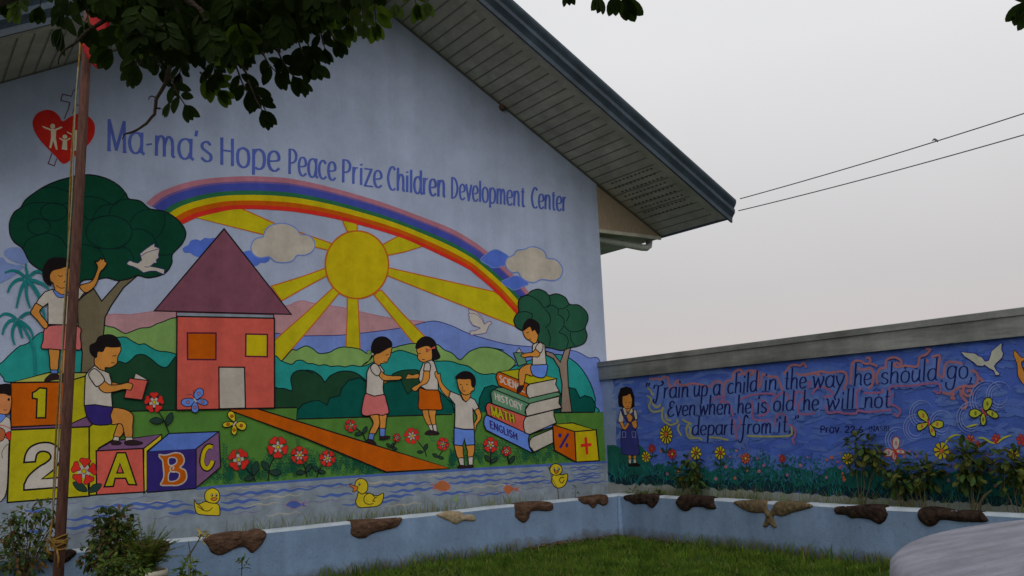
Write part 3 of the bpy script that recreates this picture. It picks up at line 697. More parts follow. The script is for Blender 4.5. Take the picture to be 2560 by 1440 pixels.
a.build('painted_letter_block', 'navy and purple block with the letters B and C')
a = art()
a.both(fJ("890,965 1065,950 1262,1012 1085,1027"), 'lime', 3, smooth=False)
a.both(fJ("890,965 1078,1025 1090,1286 905,1185"), 'orange', 3, smooth=False)
a.both(fJ("1078,1026 1262,1010 1288,1275 1090,1286"), 'yellow', 3.2, smooth=False)
a.line(fJ("1025,1042 952,1165"), 6, 'navy', smooth=False); a.ell(*fJ("952,1058")[0], 4.4, 5.4, 'navy'); a.ell(*fJ("1011,1142")[0], 3.6, 5.6, 'navy')
a.line(fJ("1172,1075 1185,1220"), 7, 'red', smooth=False); a.line(fJ("1130,1146 1222,1136"), 8, 'red', smooth=False)
a.build('painted_sum_block', 'orange and yellow block with a percent and a plus sign')

# --- the stack of school books
a = art()
def book(spine, col, top, topcol, pages, txt, p0, p1, xh, tcol, outline=None):
    if top: a.both(fJ(top), topcol, 2.8, smooth=False)
    a.both(fJ(pages), 'cream', 2.8, smooth=False); a.both(fJ(spine), col, 2.8, smooth=False)
    lettering(a, txt, fJ(p0)[0], fJ(p1)[0], xh, 3.0 if not outline else 4, tcol, nib=.8, caps=True, outline=outline, slant=-.12)
book("300,930 308,900 325,885 690,1050 680,1100 690,1160 715,1207 320,1012 302,970", 'short_blue', "325,885 690,1050 890,985 890,968 640,880", 'short_blue', "690,1110 710,1075 890,1000 895,1120 730,1200 690,1150", "ENGLISH", "355,990", "590,1100", (12.5,12.5), 'navy')
book("315,820 325,790 345,778 660,895 640,940 640,990 655,1035 330,882", 'coral', None, None, "640,930 660,900 900,840 900,890 922,950 690,1050 650,1035 632,985", "MATH", "365,880", "565,955", (15,15), 'lime', ('black', 3.4))
book("358,700 368,675 390,665 690,788 660,815 650,860 665,895 370,785", 'book_green', "390,665 430,645 950,690 965,715 690,788", 'book_green', "655,840 690,785 950,722 942,780 967,822 665,895", "HISTORY", "395,750", "632,850", (12.5,12.5), 'white')
book("408,560 415,528 435,513 690,618 668,650 668,700 690,740 430,630", 'orange', "435,513 600,490 930,570 690,618", 'lime', "672,640 700,618 930,572 920,620 952,680 690,740 670,700", "SCIENCE", "440,598", "655,690", (12.5,12.5), 'white')
a.build('painted_book_stack', 'stack of four painted school books')

# --- flowers
def flower(cx, cy, r, n=5, rot=0.0, sq=.9, stem=None, leaves=(), white=True):
    a = art()
    for s in stem or (): a.line(s, 2.6, 'black')
    for lx, ly, ang, l in leaves:
        c_, s_ = math.cos(ang), math.sin(ang); sh = ((0,0), (.3,.2), (.65,.24), (1,0), (.65,-.22), (.3,-.2))
        a.both([(lx+(u*c_-v*s_)*l, ly+(u*s_+v*c_)*l) for u, v in sh], 'leaf', 1.6, 'black', step=3)
    if white: a.ell(cx, cy, r*.5*sq, r*.5, 'cream', n=16)
    for k in range(n):
        t = rot + 2*math.pi*k/n; h = math.pi/n*.94
        pts = []
        for rr, dt in ((.28,0), (.55,-.62), (.86,-.92), (1.0,-.5), (.93,0), (1.0,.5), (.86,.92), (.55,.62)):
            pts.append((cx + r*rr*math.cos(t+h*dt)*sq, cy + r*rr*math.sin(t+h*dt)))
        a.both(pts, 'red', max(1.2, r*.05), 'outline_red', step=4)
    a.ell(cx, cy, r*.17*sq, r*.17, 'yellow', 1.2, 'black', n=14)
    a.build('painted_flower')
flower(209, 1178, 34, 5, -.2, .95, [PX("218,1205 221,1238")], ((217,1228,3.7,42), (220,1230,-.55,38)))
flower(384, 1006, 26, 5, -1.57, .95, [PX("390,1022 408,1050 421,1082")], ((407,1053,3.2,34), (416,1063,-1.2,34)))
flower(595, 1149, 28, 4, -.95, .95, [PX("612,1170 630,1190 637,1204")], ((632,1188,-1.3,36), (634,1192,2.85,26)))
flower(693, 1118, 28, 5, -.95, .95, [PX("684,1142 671,1172 670,1202")], ((672,1176,-2.3,30), (671,1180,.05,30)))
flower(747, 1138, 23, 6, .5, .98, [PX("757,1160 764,1178 765,1192")], ((762,1180,3.05,24), (763,1180,-1.0,24)))
flower(817, 1146, 21, 6, .2, .98, [PX("802,1165 795,1180 790,1192")], ((794,1178,-2.4,18), (795,1178,.15,18)))
flower(875, 1064, 16.5, 5, -.95, .9, [PX("888,1070 905,1085 913,1104")], ((904,1083,3.0,19), (906,1084,-1.1,20)))
flower(990, 1094, 11, 5, .1, .85, [PX("988,1098 985,1110 978,1120")], ((975,1118,-2.4,14), (978,1119,.3,14), (977,1118,-1.2,12)))
flower(1029, 1090, 21, 6, .3, .95, [PX("1045,1105 1060,1124 1066,1142")], ((1058,1130,3.1,16), (1060,1128,-1.2,20)))
flower(1106, 1110, 17, 6, .2, .9, [PX("1106,1127 1096,1142")], ((1096,1144,-2.6,18), (1094,1142,.3,16)))
flower(1225, 1112, 19.5, 5, -1.5, .97, [PX("1225,1130 1225,1162")], ((1224,1154,-2.3,21), (1225,1156,-.6,20)))
flower(1264, 1128, 12.5, 5, .4, .95, [PX("1266,1130 1270,1160")], ((1272,1158,-1.0,22),))

# --- butterflies
def butterfly(wings, col, spot, f, body=None, feel=()):
    a = art()
    for s in feel: a.line(f(s), 1.3, 'outline_red')
    for w_ in wings:
        p = a.fill(f(w_), col, True); a.line(p, 2, 'black' if col != 'rain_blue' else 'navy', True, False)
        cx = sum(q[0] for q in p)/len(p); cy = sum(q[1] for q in p)/len(p)
        a.ell(cx, cy, 4, 4, spot, 1, 'black', n=10)
    if body: a.line(f(body), 4, 'cream')
    a.build('painted_butterfly')
butterfly(("395,985 375,930 400,880 440,858 480,880 480,930 440,970", "375,985 320,970 250,985 232,1025 270,1060 340,1060 385,1010", "400,1000 440,980 500,985 535,1020 510,1050 450,1040", "385,1010 355,1050 350,1110 390,1135 425,1110 420,1050"), 'short_blue', 'mauve', fE, "375,975 405,1015", ("375,965 350,930 290,935", "380,960 370,890 385,870"))
butterfly(("830,1235 770,1190 755,1140 790,1115 830,1140 840,1200", "820,1245 760,1235 705,1250 705,1290 760,1295 810,1270", "845,1260 900,1230 950,1250 965,1290 930,1330 870,1310", "825,1270 800,1310 800,1360 830,1385 855,1360 855,1300"), 'duck', 'orange', fE, "850,1235 815,1280", ("850,1230 870,1190 920,1190",))

# --- ducks and fish
def duck(f, body, head, bill, eye, wing, name):
    a = art()
    a.both(f(body), 'duck', 2.2); p = a.fill(f(head), 'duck', True); a.line(p, 2.2, 'black', True, False)
    for b in bill: a.both(f(b), 'duck_bill', 1.6)
    for e in eye: a.ell(*f(e)[0], 2.6, 4, 'white', 1, 'black', n=12); a.ell(f(e)[0][0]+.8, f(e)[0][1]+.8, 1.5, 2.2, 'black', n=10)
    for w_ in wing: a.line(f(w_), 2, 'black')
    a.build('painted_duck', name)
duck(fW, "205,225 240,275 330,245 380,260 440,265 480,280 495,340 490,400 420,405 330,400 240,385 215,340 205,290", "320,190 335,130 390,95 430,95 480,130 492,200 470,250 420,265 360,250 330,225", ("390,215 430,198 465,212 430,238",), ("403,172", "452,172"), ("240,300 320,350 380,345 410,310", "250,275 310,340"), 'yellow duck nearest the toy blocks')
duck(fW, "2080,140 2060,200 2045,250 2080,310 2180,310 2300,295 2350,240 2360,150 2290,180 2200,150 2150,150", "2035,60 2050,10 2090,-15 2140,-10 2180,40 2175,120 2120,160 2070,130 2040,100", ("2065,75 2010,60 1975,45 1985,70 2020,95 2010,135 2040,130 2068,100",), ("2085,48",), ("2250,270 2180,275 2140,240 2150,180 2210,150 2270,200 2290,190", "2270,200 2240,240 2270,240"), 'yellow duck with an open red bill at the middle of the painted water')
duck(fK, "1900,470 1890,520 1915,570 1960,585 2010,560 2035,500 2030,455 1980,465 1940,450", "1875,410 1885,380 1930,362 1975,385 1985,430 1955,465 1910,465 1880,445", ("1912,435 1932,425 1952,435 1932,455",), ("1912,412", "1952,412"), ("2005,490 1975,490 1960,515 1985,540 2005,510",), 'small yellow duck at the right end of the painted water')
def fish(f, body, tail, col):
    a = art(); a.both(f(tail), col, 1.2, 'mauve', False); a.both(f(body), col, 1.4, 'mauve'); a.build('painted_fish')
fish(fK, "965,570 930,530 880,518 830,550 815,575 860,605 910,612 950,600", "830,565 795,545 812,575 800,600 840,590", 'fish')
fish(fK, "1450,590 1480,558 1520,570 1550,595 1520,615 1500,645 1465,620", "1545,592 1600,570 1580,595 1595,620 1550,605", 'fish')
fish(fW, "1245,290 1290,245 1350,235 1400,255 1430,285 1390,310 1340,330 1290,310", "1420,270 1490,225 1450,270 1490,305 1420,295", 'wave')
a = art(); a.line(fK("990,650 1000,690 1015,700", ), 3, 'light_bush'); a.line(fK("1010,640 1025,670 1015,705 1035,690"), 3, 'light_bush'); a.build('painted_water_weed')

# --- the children
def child(label, *ops):
    a = art()
    for op in ops:
        k = op[0]
        if k == 'f': a.both(op[1], op[2], op[3] if len(op) > 3 else 2.6, 'black', op[4] if len(op) > 4 else True)
        elif k == 'l': a.line(op[1], op[2] if len(op) > 2 else 1.8, op[3] if len(op) > 3 else 'black')
        elif k == 'e': a.ell(op[1][0][0], op[1][0][1], op[2], op[3], op[4], op[5] if len(op) > 5 else 0)
    a.build('painted_child', label)
child('girl waving on top of the number block, in a pink skirt',
      ('f', fB("440,250 530,255 525,380 515,450 455,450 445,350"), 'skin'), ('f', fB("565,260 660,255 650,340 590,420 560,520 545,450 555,350"), 'skin'),
      ('f', fB("455,450 515,450 515,490 460,490"), 'sock_blue', 2, False), ('f', fB("410,555 400,540 450,490 510,485 540,530 480,540"), 'shoe', 2), ('f', fB("545,545 550,490 620,490 660,520 600,550"), 'shoe', 2),
      ('f', fB("425,60 700,60 720,150 722,265 640,260 560,270 450,262 372,255 385,190"), 'skirt'),
      ('f', fA("330,1285 290,1340 275,1380 330,1440 400,1520 430,1480 370,1400 355,1360 380,1325"), 'skin'),
      ('f', fA("470,1165 400,1190 340,1260 325,1290 385,1325 430,1290 430,1440 430,1480 700,1490 690,1280 760,1190 720,1140 640,1170 560,1210"), 'white', 2.6, False),
      ('f', fA("715,1135 820,1095 865,1010 875,960 850,910 870,920 895,900 905,880 915,900 935,885 940,915 960,930 930,980 900,1010 870,1100 830,1160 765,1195"), 'skin'),
      ('f', fA("455,1010 520,960 600,960 640,1000 640,1100 620,1180 560,1215 500,1190 475,1110 440,1090 435,1050"), 'skin'),
      ('f', fA("380,1020 400,950 450,890 540,880 620,900 680,960 690,1080 720,1120 660,1130 640,1010 600,965 540,980 470,1000 445,1050 460,1120 440,1130 395,1090"), 'hair', 1.6),
      ('f', fA("470,1165 500,1180 560,1215 620,1190 640,1200 560,1240 510,1230"), 'sock_blue', 1.8), ('l', fA("505,1130 545,1155 590,1150")), ('l', fA("520,1040 545,1050 560,1040")), ('l', fA("590,1040 600,1070 570,1105")))
child('boy reading a pink book on the toy blocks',
      ('f', fB("1060,930 1025,1020 1020,1050 1070,1060 1110,1000 1085,930"), 'skin'), ('f', fB("1025,1045 1070,1055 1065,1090 1005,1090"), 'white', 2, False), ('f', fB("1000,1120 1005,1085 1060,1090 1090,1110 1060,1125"), 'shoe', 1.6),
      ('f', fB("1000,800 1100,800 1170,830 1195,870 1190,960 1185,1055 1125,1055 1110,1000 1085,935 990,935"), 'skin'), ('f', fB("1125,1055 1185,1055 1195,1085 1125,1095"), 'white', 2, False), ('f', fB("1120,1095 1190,1080 1280,1105 1240,1125 1130,1125"), 'shoe', 1.6),
      ('f', fB("765,770 850,762 930,778 1010,785 990,860 995,935 850,942 790,890 768,830"), 'navy'),
      ('f', fB("850,340 860,290 950,240 1075,235 1085,280 1060,330 1055,385 1030,410 990,430 945,430 945,465 890,450 850,400"), 'skin'),
      ('f', fB("845,335 810,290 810,230 860,200 890,150 980,130 1050,160 1085,235 1000,245 950,242 925,285 880,285 870,335"), 'hair', 1.6),
      ('f', fB("1000,560 1080,575 1160,570 1185,590 1180,625 1120,630 1000,655 940,600"), 'skin', 2.2),
      ('f', fB("1215,480 1335,545 1275,720 1240,600 1200,530"), 'white', 2, False), ('f', fB("1160,525 1325,545 1275,720 1112,700"), 'coral', 2.6, False),
      ('f', fB("850,410 800,450 765,500 758,640 755,770 850,762 930,775 1008,785 1000,680 1000,560 980,480 940,462 890,445"), 'white', 2.8, False),
      ('f', fB("885,600 930,550 985,585 1080,580 1145,565 1190,580 1185,605 1170,632 1110,625 1050,640 960,657 910,640"), 'skin', 2.4),
      ('f', fB("850,440 810,460 795,500 830,560 870,600 935,550 910,490"), 'white', 2.6), ('l', fB("1010,325 1045,320")), ('l', fB("1000,385 1030,385")))
child('child in a sailor blouse cut off by the left edge of the wall',
      ('f', fX("-20,560 30,520 80,590 75,640 60,1000 20,1110 -20,1080"), 'white', 2), ('f', fX("-30,340 60,370 90,400 92,560 40,550 -30,480"), 'white', 2), ('f', fX("-30,350 30,345 50,365 0,420 -30,430"), 'short_blue', 1.6),
      ('f', fX("-30,470 30,480 45,530 20,580 -30,580"), 'fish', 2), ('f', fX("50,520 90,500 92,580 60,560"), 'red', 1.4), ('f', fX("-30,140 92,165 92,300 60,345 0,340 -30,330"), 'skin_dark', 2),
      ('f', fX("-30,95 20,75 92,82 92,175 40,160 -30,155"), 'hair', 1.4), ('e', fX("76,212"), 3, 3.6, 'black'), ('l', fX("25,300 45,310 60,300"), 1.6, 'outline_red'), ('l', fX("20,740 15,690 40,640 75,610"), 1.4), ('l', fX("-20,440 40,450 90,475"), 1.8, 'red'))
child('girl with a pigtail and a pink skirt',
      ('f', fT("195,520 240,480 290,450 330,400 320,380 270,470 210,510"), 'hair', 1.6), ('f', fT("285,1070 380,1070 395,1160 370,1230 340,1280 275,1275 320,1160"), 'skin'), ('f', fT("390,1060 470,1060 465,1140 455,1220 395,1220 395,1150"), 'skin'),
      ('f', fT("275,1275 335,1280 320,1350 265,1340"), 'sock_blue', 2, False), ('f', fT("250,1345 315,1355 355,1395 340,1410 255,1370"), 'shoe', 1.6), ('f', fT("392,1222 455,1220 450,1310 395,1310"), 'sock_blue', 2, False), ('f', fT("392,1325 450,1305 510,1310 505,1330 410,1348"), 'shoe', 1.6),
      ('f', fT("240,825 330,855 440,838 470,920 497,1040 460,1060 420,1075 370,1062 300,1070 240,1080 190,1050 205,930"), 'skirt'),
      ('f', fT("440,690 490,685 480,705 440,715"), 'skin', 1.8), ('f', fT("335,390 400,370 530,300 525,370 515,420 495,440 480,480 410,490 400,520 345,490"), 'skin', 2.2),
      ('f', fT("335,400 305,340 310,280 340,220 400,190 470,195 530,245 535,300 480,320 420,360 360,380"), 'hair', 1.6), ('e', fT("278,362"), 5.5, 4.5, 'light_bush', 1), ('e', fT("320,385"), 3, 3, 'white', 1),
      ('f', fT("330,485 280,520 250,590 245,720 240,825 330,858 440,838 430,760 440,660 440,570 400,515 370,510"), 'white', 2.6, False),
      ('f', fT("375,605 410,575 450,615 540,630 620,630 645,650 610,675 520,680 440,680 400,650"), 'skin', 2.2), ('f', fT("330,490 290,530 310,590 370,630 405,575 370,510"), 'white', 2.4), ('l', fT("440,465 475,470")), ('l', fT("470,395 500,385")))
child('girl with a pink hair bow and an orange skirt',
      ('f', fT("880,1010 950,1010 955,1080 985,1170 945,1185 905,1120"), 'skin', 2.2), ('f', fT("955,1010 1030,1010 1025,1090 1030,1170 990,1180 960,1090"), 'skin', 2.2), ('f', fT("942,1185 985,1172 1000,1240 975,1250"), 'white', 1.8, False), ('f', fT("992,1180 1035,1172 1045,1255 1010,1260"), 'white', 1.8, False),
      ('f', fT("905,1280 960,1240 1055,1262 1060,1290 950,1295"), 'shoe', 1.6), ('f', fT("845,770 920,785 1055,790 1085,900 1105,1000 1040,1012 950,1010 840,1000 840,880"), 'orange'),
      ('f', fT("835,605 760,620 720,605 700,640 690,665 750,660 835,655"), 'skin', 2), ('f', fT("985,450 1060,430 1080,410 1040,340 1020,250 960,200 990,320"), 'hair', 1.6),
      ('f', fT("815,330 930,290 985,330 985,450 930,480 870,470 825,430 830,380"), 'skin', 2.2), ('f', fT("808,320 820,250 880,195 950,190 1020,240 1045,330 1080,420 1000,445 985,330 960,295 900,295"), 'hair', 1.6),
      ('f', fT("920,320 960,340 925,360"), 'coral', 1.4, False), ('f', fT("985,310 1025,290 1025,330"), 'coral', 1.4, False), ('l', fT("950,338 1000,315"), 3, 'coral'),
      ('f', fT("890,480 980,450 1010,470 1040,560 1055,680 1058,788 920,785 865,750 840,660 850,580"), 'white', 2.6, False), ('f', fT("900,575 955,575 960,650 930,710 860,745 810,800 770,790 765,760 870,690"), 'skin', 2.2), ('f', fT("905,490 950,475 972,510 965,575 892,572"), 'white', 2.4, False), ('l', fT("875,440 905,448")), ('l', fT("835,380 860,375")))
child('boy in blue shorts with one arm raised',
      ('f', fH("1350,1190 1420,1200 1425,1270 1430,1310 1380,1315 1360,1260"), 'skin', 2.2), ('f', fH("1455,1195 1525,1190 1515,1300 1470,1305 1465,1250"), 'skin', 2.2), ('f', fH("1380,1315 1430,1310 1435,1385 1400,1385"), 'white', 1.8, False), ('f', fH("1470,1305 1515,1300 1512,1375 1475,1380"), 'white', 1.8, False),
      ('f', fH("1370,1395 1400,1378 1445,1385 1440,1405 1380,1405"), 'shoe', 1.6), ('f', fH("1450,1390 1480,1375 1515,1380 1510,1402 1455,1402"), 'shoe', 1.6), ('f', fH("1345,1040 1525,1050 1530,1195 1450,1200 1437,1140 1420,1205 1345,1195"), 'short_blue', 2.6, False),
      ('f', fH("1175,545 1195,532 1203,560 1222,550 1226,585 1242,640 1292,698 1335,728 1300,768 1250,728 1214,664 1200,608 1182,585"), 'skin', 2.2), ('f', fH("1530,890 1565,870 1590,930 1580,970 1545,1020 1535,1070 1515,1050 1520,1010 1550,950"), 'skin', 2.2),
      ('f', fH("1310,715 1400,750 1420,790 1450,810 1490,770 1530,790 1565,860 1525,890 1510,870 1515,960 1525,1055 1430,1055 1348,1040 1352,900 1350,830 1297,765"), 'white', 2.6, False),
      ('f', fH("1408,715 1412,755 1430,790 1450,805 1475,788 1490,755 1488,715"), 'skin', 1.5),
      ('f', fH("1370,610 1400,595 1490,600 1500,660 1520,670 1525,700 1500,715 1480,740 1430,745 1390,700 1375,650"), 'skin', 2.2), ('f', fH("1358,595 1380,560 1430,535 1490,545 1530,590 1535,650 1515,680 1500,660 1490,605 1440,605"), 'hair', 1.6), ('l', fH("1415,705 1435,715 1445,708"), 1.8, 'outline_red'), ('l', fH("1395,655 1412,652")), ('l', fH("1450,655 1468,652")), ('l', fH("1422,665 1415,690 1428,695"), 1.3))
child('boy reading a green book on top of the painted books',
      ('f', fJ("720,450 640,465 605,510 605,600 610,640 640,640 660,560 665,535 730,545"), 'skin', 2.2), ('f', fJ("590,690 590,650 620,630 645,635 635,665 605,695"), 'shoe', 1.6), ('f', fJ("715,450 840,445 845,500 830,550 790,565 720,535"), 'short_blue', 2.4),
      ('f', fJ("580,345 610,308 630,350"), 'white', 1.8, False), ('f', fJ("558,350 640,350 672,440 600,465"), 'book_green', 2.2, False), ('f', fJ("640,160 690,120 750,150 770,185 760,250 735,270 700,245 660,220"), 'skin', 2.2),
      ('f', fJ("640,160 650,100 690,60 740,70 780,110 780,180 765,190 740,150 720,165 700,125"), 'hair', 1.6), ('f', fJ("720,285 740,270 790,255 825,280 830,350 840,450 720,455"), 'white', 2.4, False), ('f', fJ("785,345 770,385 700,382 650,390 620,375 650,355 720,345 745,320"), 'skin', 2.2), ('f', fJ("770,270 745,310 755,325 790,350 810,310 805,270"), 'white', 2.2), ('l', fJ("695,232 710,232")), ('l', fJ("670,180 690,172")))
# ================================================================== the boundary wall with the second mural
Y0, Y1 = -2.0, D_WALL - .012
bwall = tag(empty('boundary_wall', (X_WALL, 5.0, 0)), 'long blue painted wall with a bible verse in script under a grey metal capping', 'wall')
mb = MB(); mb.box((X_WALL, Y0, 0), (X_WALL+.18, Y1, 2.33), mat('blue_wall_paint', PAINT['deep_blue'], rough=.75, var=.22, scale=1.6, bump=.3, bscale=90, detail=7, spec=.08, streak=.10))
wall_body = mb.build('wall_body', bwall)
flash = mat('weathered_sheet_metal', (.20, .215, .205), rough=.5, var=.34, scale=2.4, metal=.35, bump=.15, bscale=14, col2=(.31, .32, .31), spec=.4, stretch=(1, .35, 2.5), detail=7, streak=.16)
mb = MB()
prof = [(-.045, 2.131), (-.045, 2.316), (-.062, 2.320), (-.062, 2.384), (-.03, 2.392), (.21, 2.392), (.225, 2.384), (.225, 2.14), (.181, 2.14), (.181, 2.332), (-.004, 2.332), (-.004, 2.131)]
mb.prism([(X_WALL+x, Y0-.02, z) for x, z in prof], (0, Y1-Y0+.02, 0), flash)
for y in (8.75, 7.35, 6.0, 4.55):                                   # lapped joints of the sheets
    mb.box((X_WALL-.0485, y-.02, 2.134), (X_WALL-.0455, y+.02, 2.314), flash)
mb.build('capping', bwall)

RW = Surface('x', X_WALL, wall_body)
fL = frame(1500,860,3.6); fM = frame(2020,760,3.2722); fU = frame(1620,860,5.538); fV = frame(2020,860,5.538); fZ = frame(2240,840,5.5375); fN = frame(1500,1120,4.5); fO = frame(2020,1080,4)
def rart(): return Art(RW)
# --- the painted ground and the lighter clouds of the sky
a = rart()
rs = random.Random(11)
a.fill(PX("1496,946 1530,945 1545,1000 1540,1080 1545,1200 1522,1240 1496,1240"), 'hazy_blue')
def dabs(n, x0, x1, y0, y1, cols, w0=7, w1=15):
    """loose brush strokes of the sky paint"""
    for i in range(n):
        x = rs.uniform(x0, x1); f = (x-1500)/1060.; y = y0(f) + (y1(f)-y0(f))*rs.random(); l = rs.uniform(24, 70); an = rs.uniform(-.5, .35)
        a.line([(x, y), (x+l*.5*math.cos(an), y+l*.5*math.sin(an)-rs.uniform(0, 5)), (x+l*math.cos(an), y+l*math.sin(an))], rs.uniform(w0, w1), rs.choice(cols), taper=True, step=8)
dabs(30, 1530, 1550, lambda f: 955, lambda f: 1100, ('hazy_dab',))
dabs(420, 1555, 2560, lambda f: 950-110*f, lambda f: 1190+20*f, ('mid_blue', 'blue_dab', 'deep_blue', 'mid_blue'))
dabs(120, 2330, 2560, lambda f: 985-60*f+40, lambda f: 1190, ('mid_blue', 'halo_wide', 'halo'))
dabs(60, 1990, 2330, lambda f: 1120, lambda f: 1190, ('mid_blue', 'halo_wide'))
dabs(50, 1690, 1990, lambda f: 1140, lambda f: 1190, ('mid_blue', 'halo_wide'))
a.fill(PX("1496,1206 1540,1204 1700,1213 2040,1236 2300,1250 2600,1264 2600,1330 1496,1270"), 'base_grey')
top = [(1518, 1113), (1535, 1112), (1553, 1120), (1580, 1118), (1600, 1112), (1615, 1128)]
x = 1632
while x < 2600: top.append((x, 1165+(x-1632)*.025 + rs.uniform(-12, 12))); x += rs.uniform(14, 30)
bot = []; x = 2600
while x > 1518: bot.append((x, 1203+(x-1518)*.0565 + rs.uniform(-5, 5))); x -= rs.uniform(5, 12)
a.fill(top+bot, 'wall_grass')
dk = [(x_, 1190+(x_-1518)*.045+rs.uniform(-10, 8)) for x_ in range(1560, 2600, 16)]
a.fill([(1519, 1180)]+dk+[(x_, 1205+(x_-1518)*.0565+rs.uniform(-4, 7)) for x_ in range(2598, 1518, -9)], 'wall_grass_dark')
for i in range(700):                                                # blades
    x = rs.uniform(1525, 2590); y = 1205+(x-1518)*.056+(rs.uniform(-26, 6) if i % 4 else rs.uniform(-42, -20)); l = rs.uniform(9, 26)
    a.line([(x, y), (x+rs.uniform(-4, 4), y-l*.6), (x+rs.uniform(-9, 9), y-l)], 2.0, rs.choice(('wall_grass', 'wall_grass_dark', 'palm', 'wall_grass', 'grass_dark')), taper=True)
for i in range(120):                                                # soft upright plants, a cone of leaf dabs each
    x = rs.choice((rs.uniform(1640, 1760), rs.uniform(1780, 2580), rs.uniform(1800, 2060), rs.uniform(2060, 2580))); y = 1192+(x-1518)*.04; h = rs.uniform(30, 84)*(1 if x > 1780 else .5)
    for k in range(int(h/4.2)):
        t = rs.random()**.8; cx = x+rs.uniform(-1, 1)*(5+15*t); cy = y-t*h; ang = rs.uniform(-1.0, 1.0); l = rs.uniform(7, 14)*(1.15-.5*t); w_ = l*rs.uniform(.14, .24)
        dx_, dy_ = math.sin(ang), -math.cos(ang)
        a.fill([(cx, cy), (cx+dx_*l*.5-dy_*w_, cy+dy_*l*.5+dx_*w_), (cx+dx_*l, cy+dy_*l), (cx+dx_*l*.5+dy_*w_, cy+dy_*l*.5-dx_*w_)], rs.choice(('wall_grass', 'wall_grass', 'wall_grass_dark' if t < .4 else 'wall_grass', 'wall_haze', 'wall_haze', 'palm' if t > .5 else 'wall_grass')))
for i in range(64):
    x = rs.uniform(1650, 2580); y = 1150+(x-1518)*.03+rs.uniform(-52, 40); r = rs.uniform(2.2, 4.4)
    a.ell(x, y, r, r*1.1, rs.choice(('petal_orange', 'curl_orange', 'curl_pink')), n=9)
a.build('painted_meadow', 'painted blue sky and dark grass of the verse mural')

# --- the pale glow round the words
words = [('"', (1611,1000), (1624,1000), (27,27)), ('Train', (1634,997), (1723,992.5), (27,26)), ('up', (1734,991.5), (1770,989.5), (26,26)), ('a', (1783,988), (1802,987), (26,26)), ('child', (1819,984.5), (1894,978), (26,27)), ('in', (1911,977), (1944,974.5), (27,27)), ('the', (1961,974), (2017,970), (28,28)),
         ('way', (2031,970), (2113,967), (29,29)), ('he', (2135,964.5), (2180,962.5), (30,30)), ('should', (2202,961), (2344,950), (29,29)), ('go,', (2367,946), (2434,946), (31,31)),
         ('Even', (1669,1041), (1740,1038), (25,26)), ('when', (1748,1037), (1828,1035.5), (26,26)), ('he', (1844,1033.5), (1879,1033), (25,25)), ('is', (1893,1032.5), (1918,1031), (26,26)), ('old', (1934,1028.5), (1986,1026), (26,26)), ('he', (2008,1026), (2048,1025.5), (27,27)), ('will', (2066,1024), (2138,1021), (27,27)), ('not', (2161,1020), (2226,1019), (27,28)),
         ('depart', (1730,1088), (1836,1086), (24,25)), ('from', (1851,1085.5), (1931,1083), (25,25)), ('it.', (1945,1082), (1980,1079.5), (26,26)), ('"', (1984,1085), (1997,1084), (29,29))]
a = rart()
for wd, cl in ((34, 'halo_wide'), (20, 'halo')):
    for t, p0, p1, xh in words: lettering(a, t, p0, p1, xh, 0, 'halo', slant=.06, asc=1.5, outline=(cl, wd), only=True)
a.build('painted_glow', 'lighter blue halo following the words of the verse')
# --- the frills round the verse
a = rart()
def frill(f, s, col, w=6): a.line(f(s), w, col, step=5)
for s in ("20,490 120,480 190,490 220,455 280,470 295,560 330,580", "300,600 360,600 380,540 420,505 440,560 520,570 620,545 720,560 860,590 920,530 1000,520 1040,560", "1060,720 1050,640 1090,520 1180,490 1180,420 1230,370 1290,360 1310,400 1260,440", "1330,430 1380,380 1460,370 1430,440 1500,370 1535,400 1530,500 1530,600 1570,560 1590,420 1640,430 1680,450 1790,460 1840,560 1870,640",
          "1880,420 1930,370 1980,300 2060,290 2120,300 2160,260 2200,330", "2050,410 2180,430 2300,410 2400,430"): frill(fU, s, 'curl_orange', 5.5)
for s in ("900,800 960,740 1060,740 1000,810 1100,800 1160,900 1190,1000", "1280,780 1340,740 1440,710 1560,690 1740,690 1800,740", "1440,780 1460,900 1450,1000 1500,1050 1700,1060", "1560,770 1640,810 1680,900 1620,980 1520,990", "1720,800 1800,720 1880,670 1960,740 1930,800", "2050,870 2040,720 2080,660 2180,700 2110,800 2090,900 2120,970 2320,960", "1150,1020 1200,1080 1220,1200 1230,1320", "1260,1010 1290,1080 1250,1180", "1760,1140 1790,990 1880,970 1930,1040 1900,1100", "1940,1110 2010,1140 2050,1200 2040,1280 2010,1330 2040,1390"): frill(fU, s, 'curl_pink', 5)
for s in ("0,610 40,640 60,690 90,700", "-10,720 50,760 20,860 60,930 160,930 230,890", "70,800 90,860 150,870 180,830", "210,870 200,1000 230,1070 320,1120 420,1080 400,1040", "250,960 260,1040 330,1060", "480,1040 540,1080 600,1100 550,1130 540,1220 580,1300 700,1300 760,1330", "560,1140 600,1180 580,1250 640,1290", "850,1290 980,1300 1120,1330", "440,1110 420,1180 470,1270", "1380,1270 1600,1280 1960,1270 2000,1200 1990,1140"): frill(fU, s, 'curl_yellow', 4.6)
for s in ("-20,420 100,400 200,380 300,400 480,380 540,420 545,520 500,640", "600,560 610,420 630,260 720,230 800,270 870,260 860,190 810,200", "870,270 930,290 970,310", "700,330 760,360 880,340 920,430 900,560 850,620", "970,560 960,440 1010,340 1080,330 1100,220 1200,185 1290,220 1300,290 1240,260 1200,290 1240,320 1380,300 1520,310 1560,180 1640,150 1700,80 1640,70", "1640,210 1680,260", "1720,180 1830,160 1820,300 1800,400 1880,460 1900,320 1960,250 2100,260 2150,280"): frill(fV, s, 'curl_orange', 6)
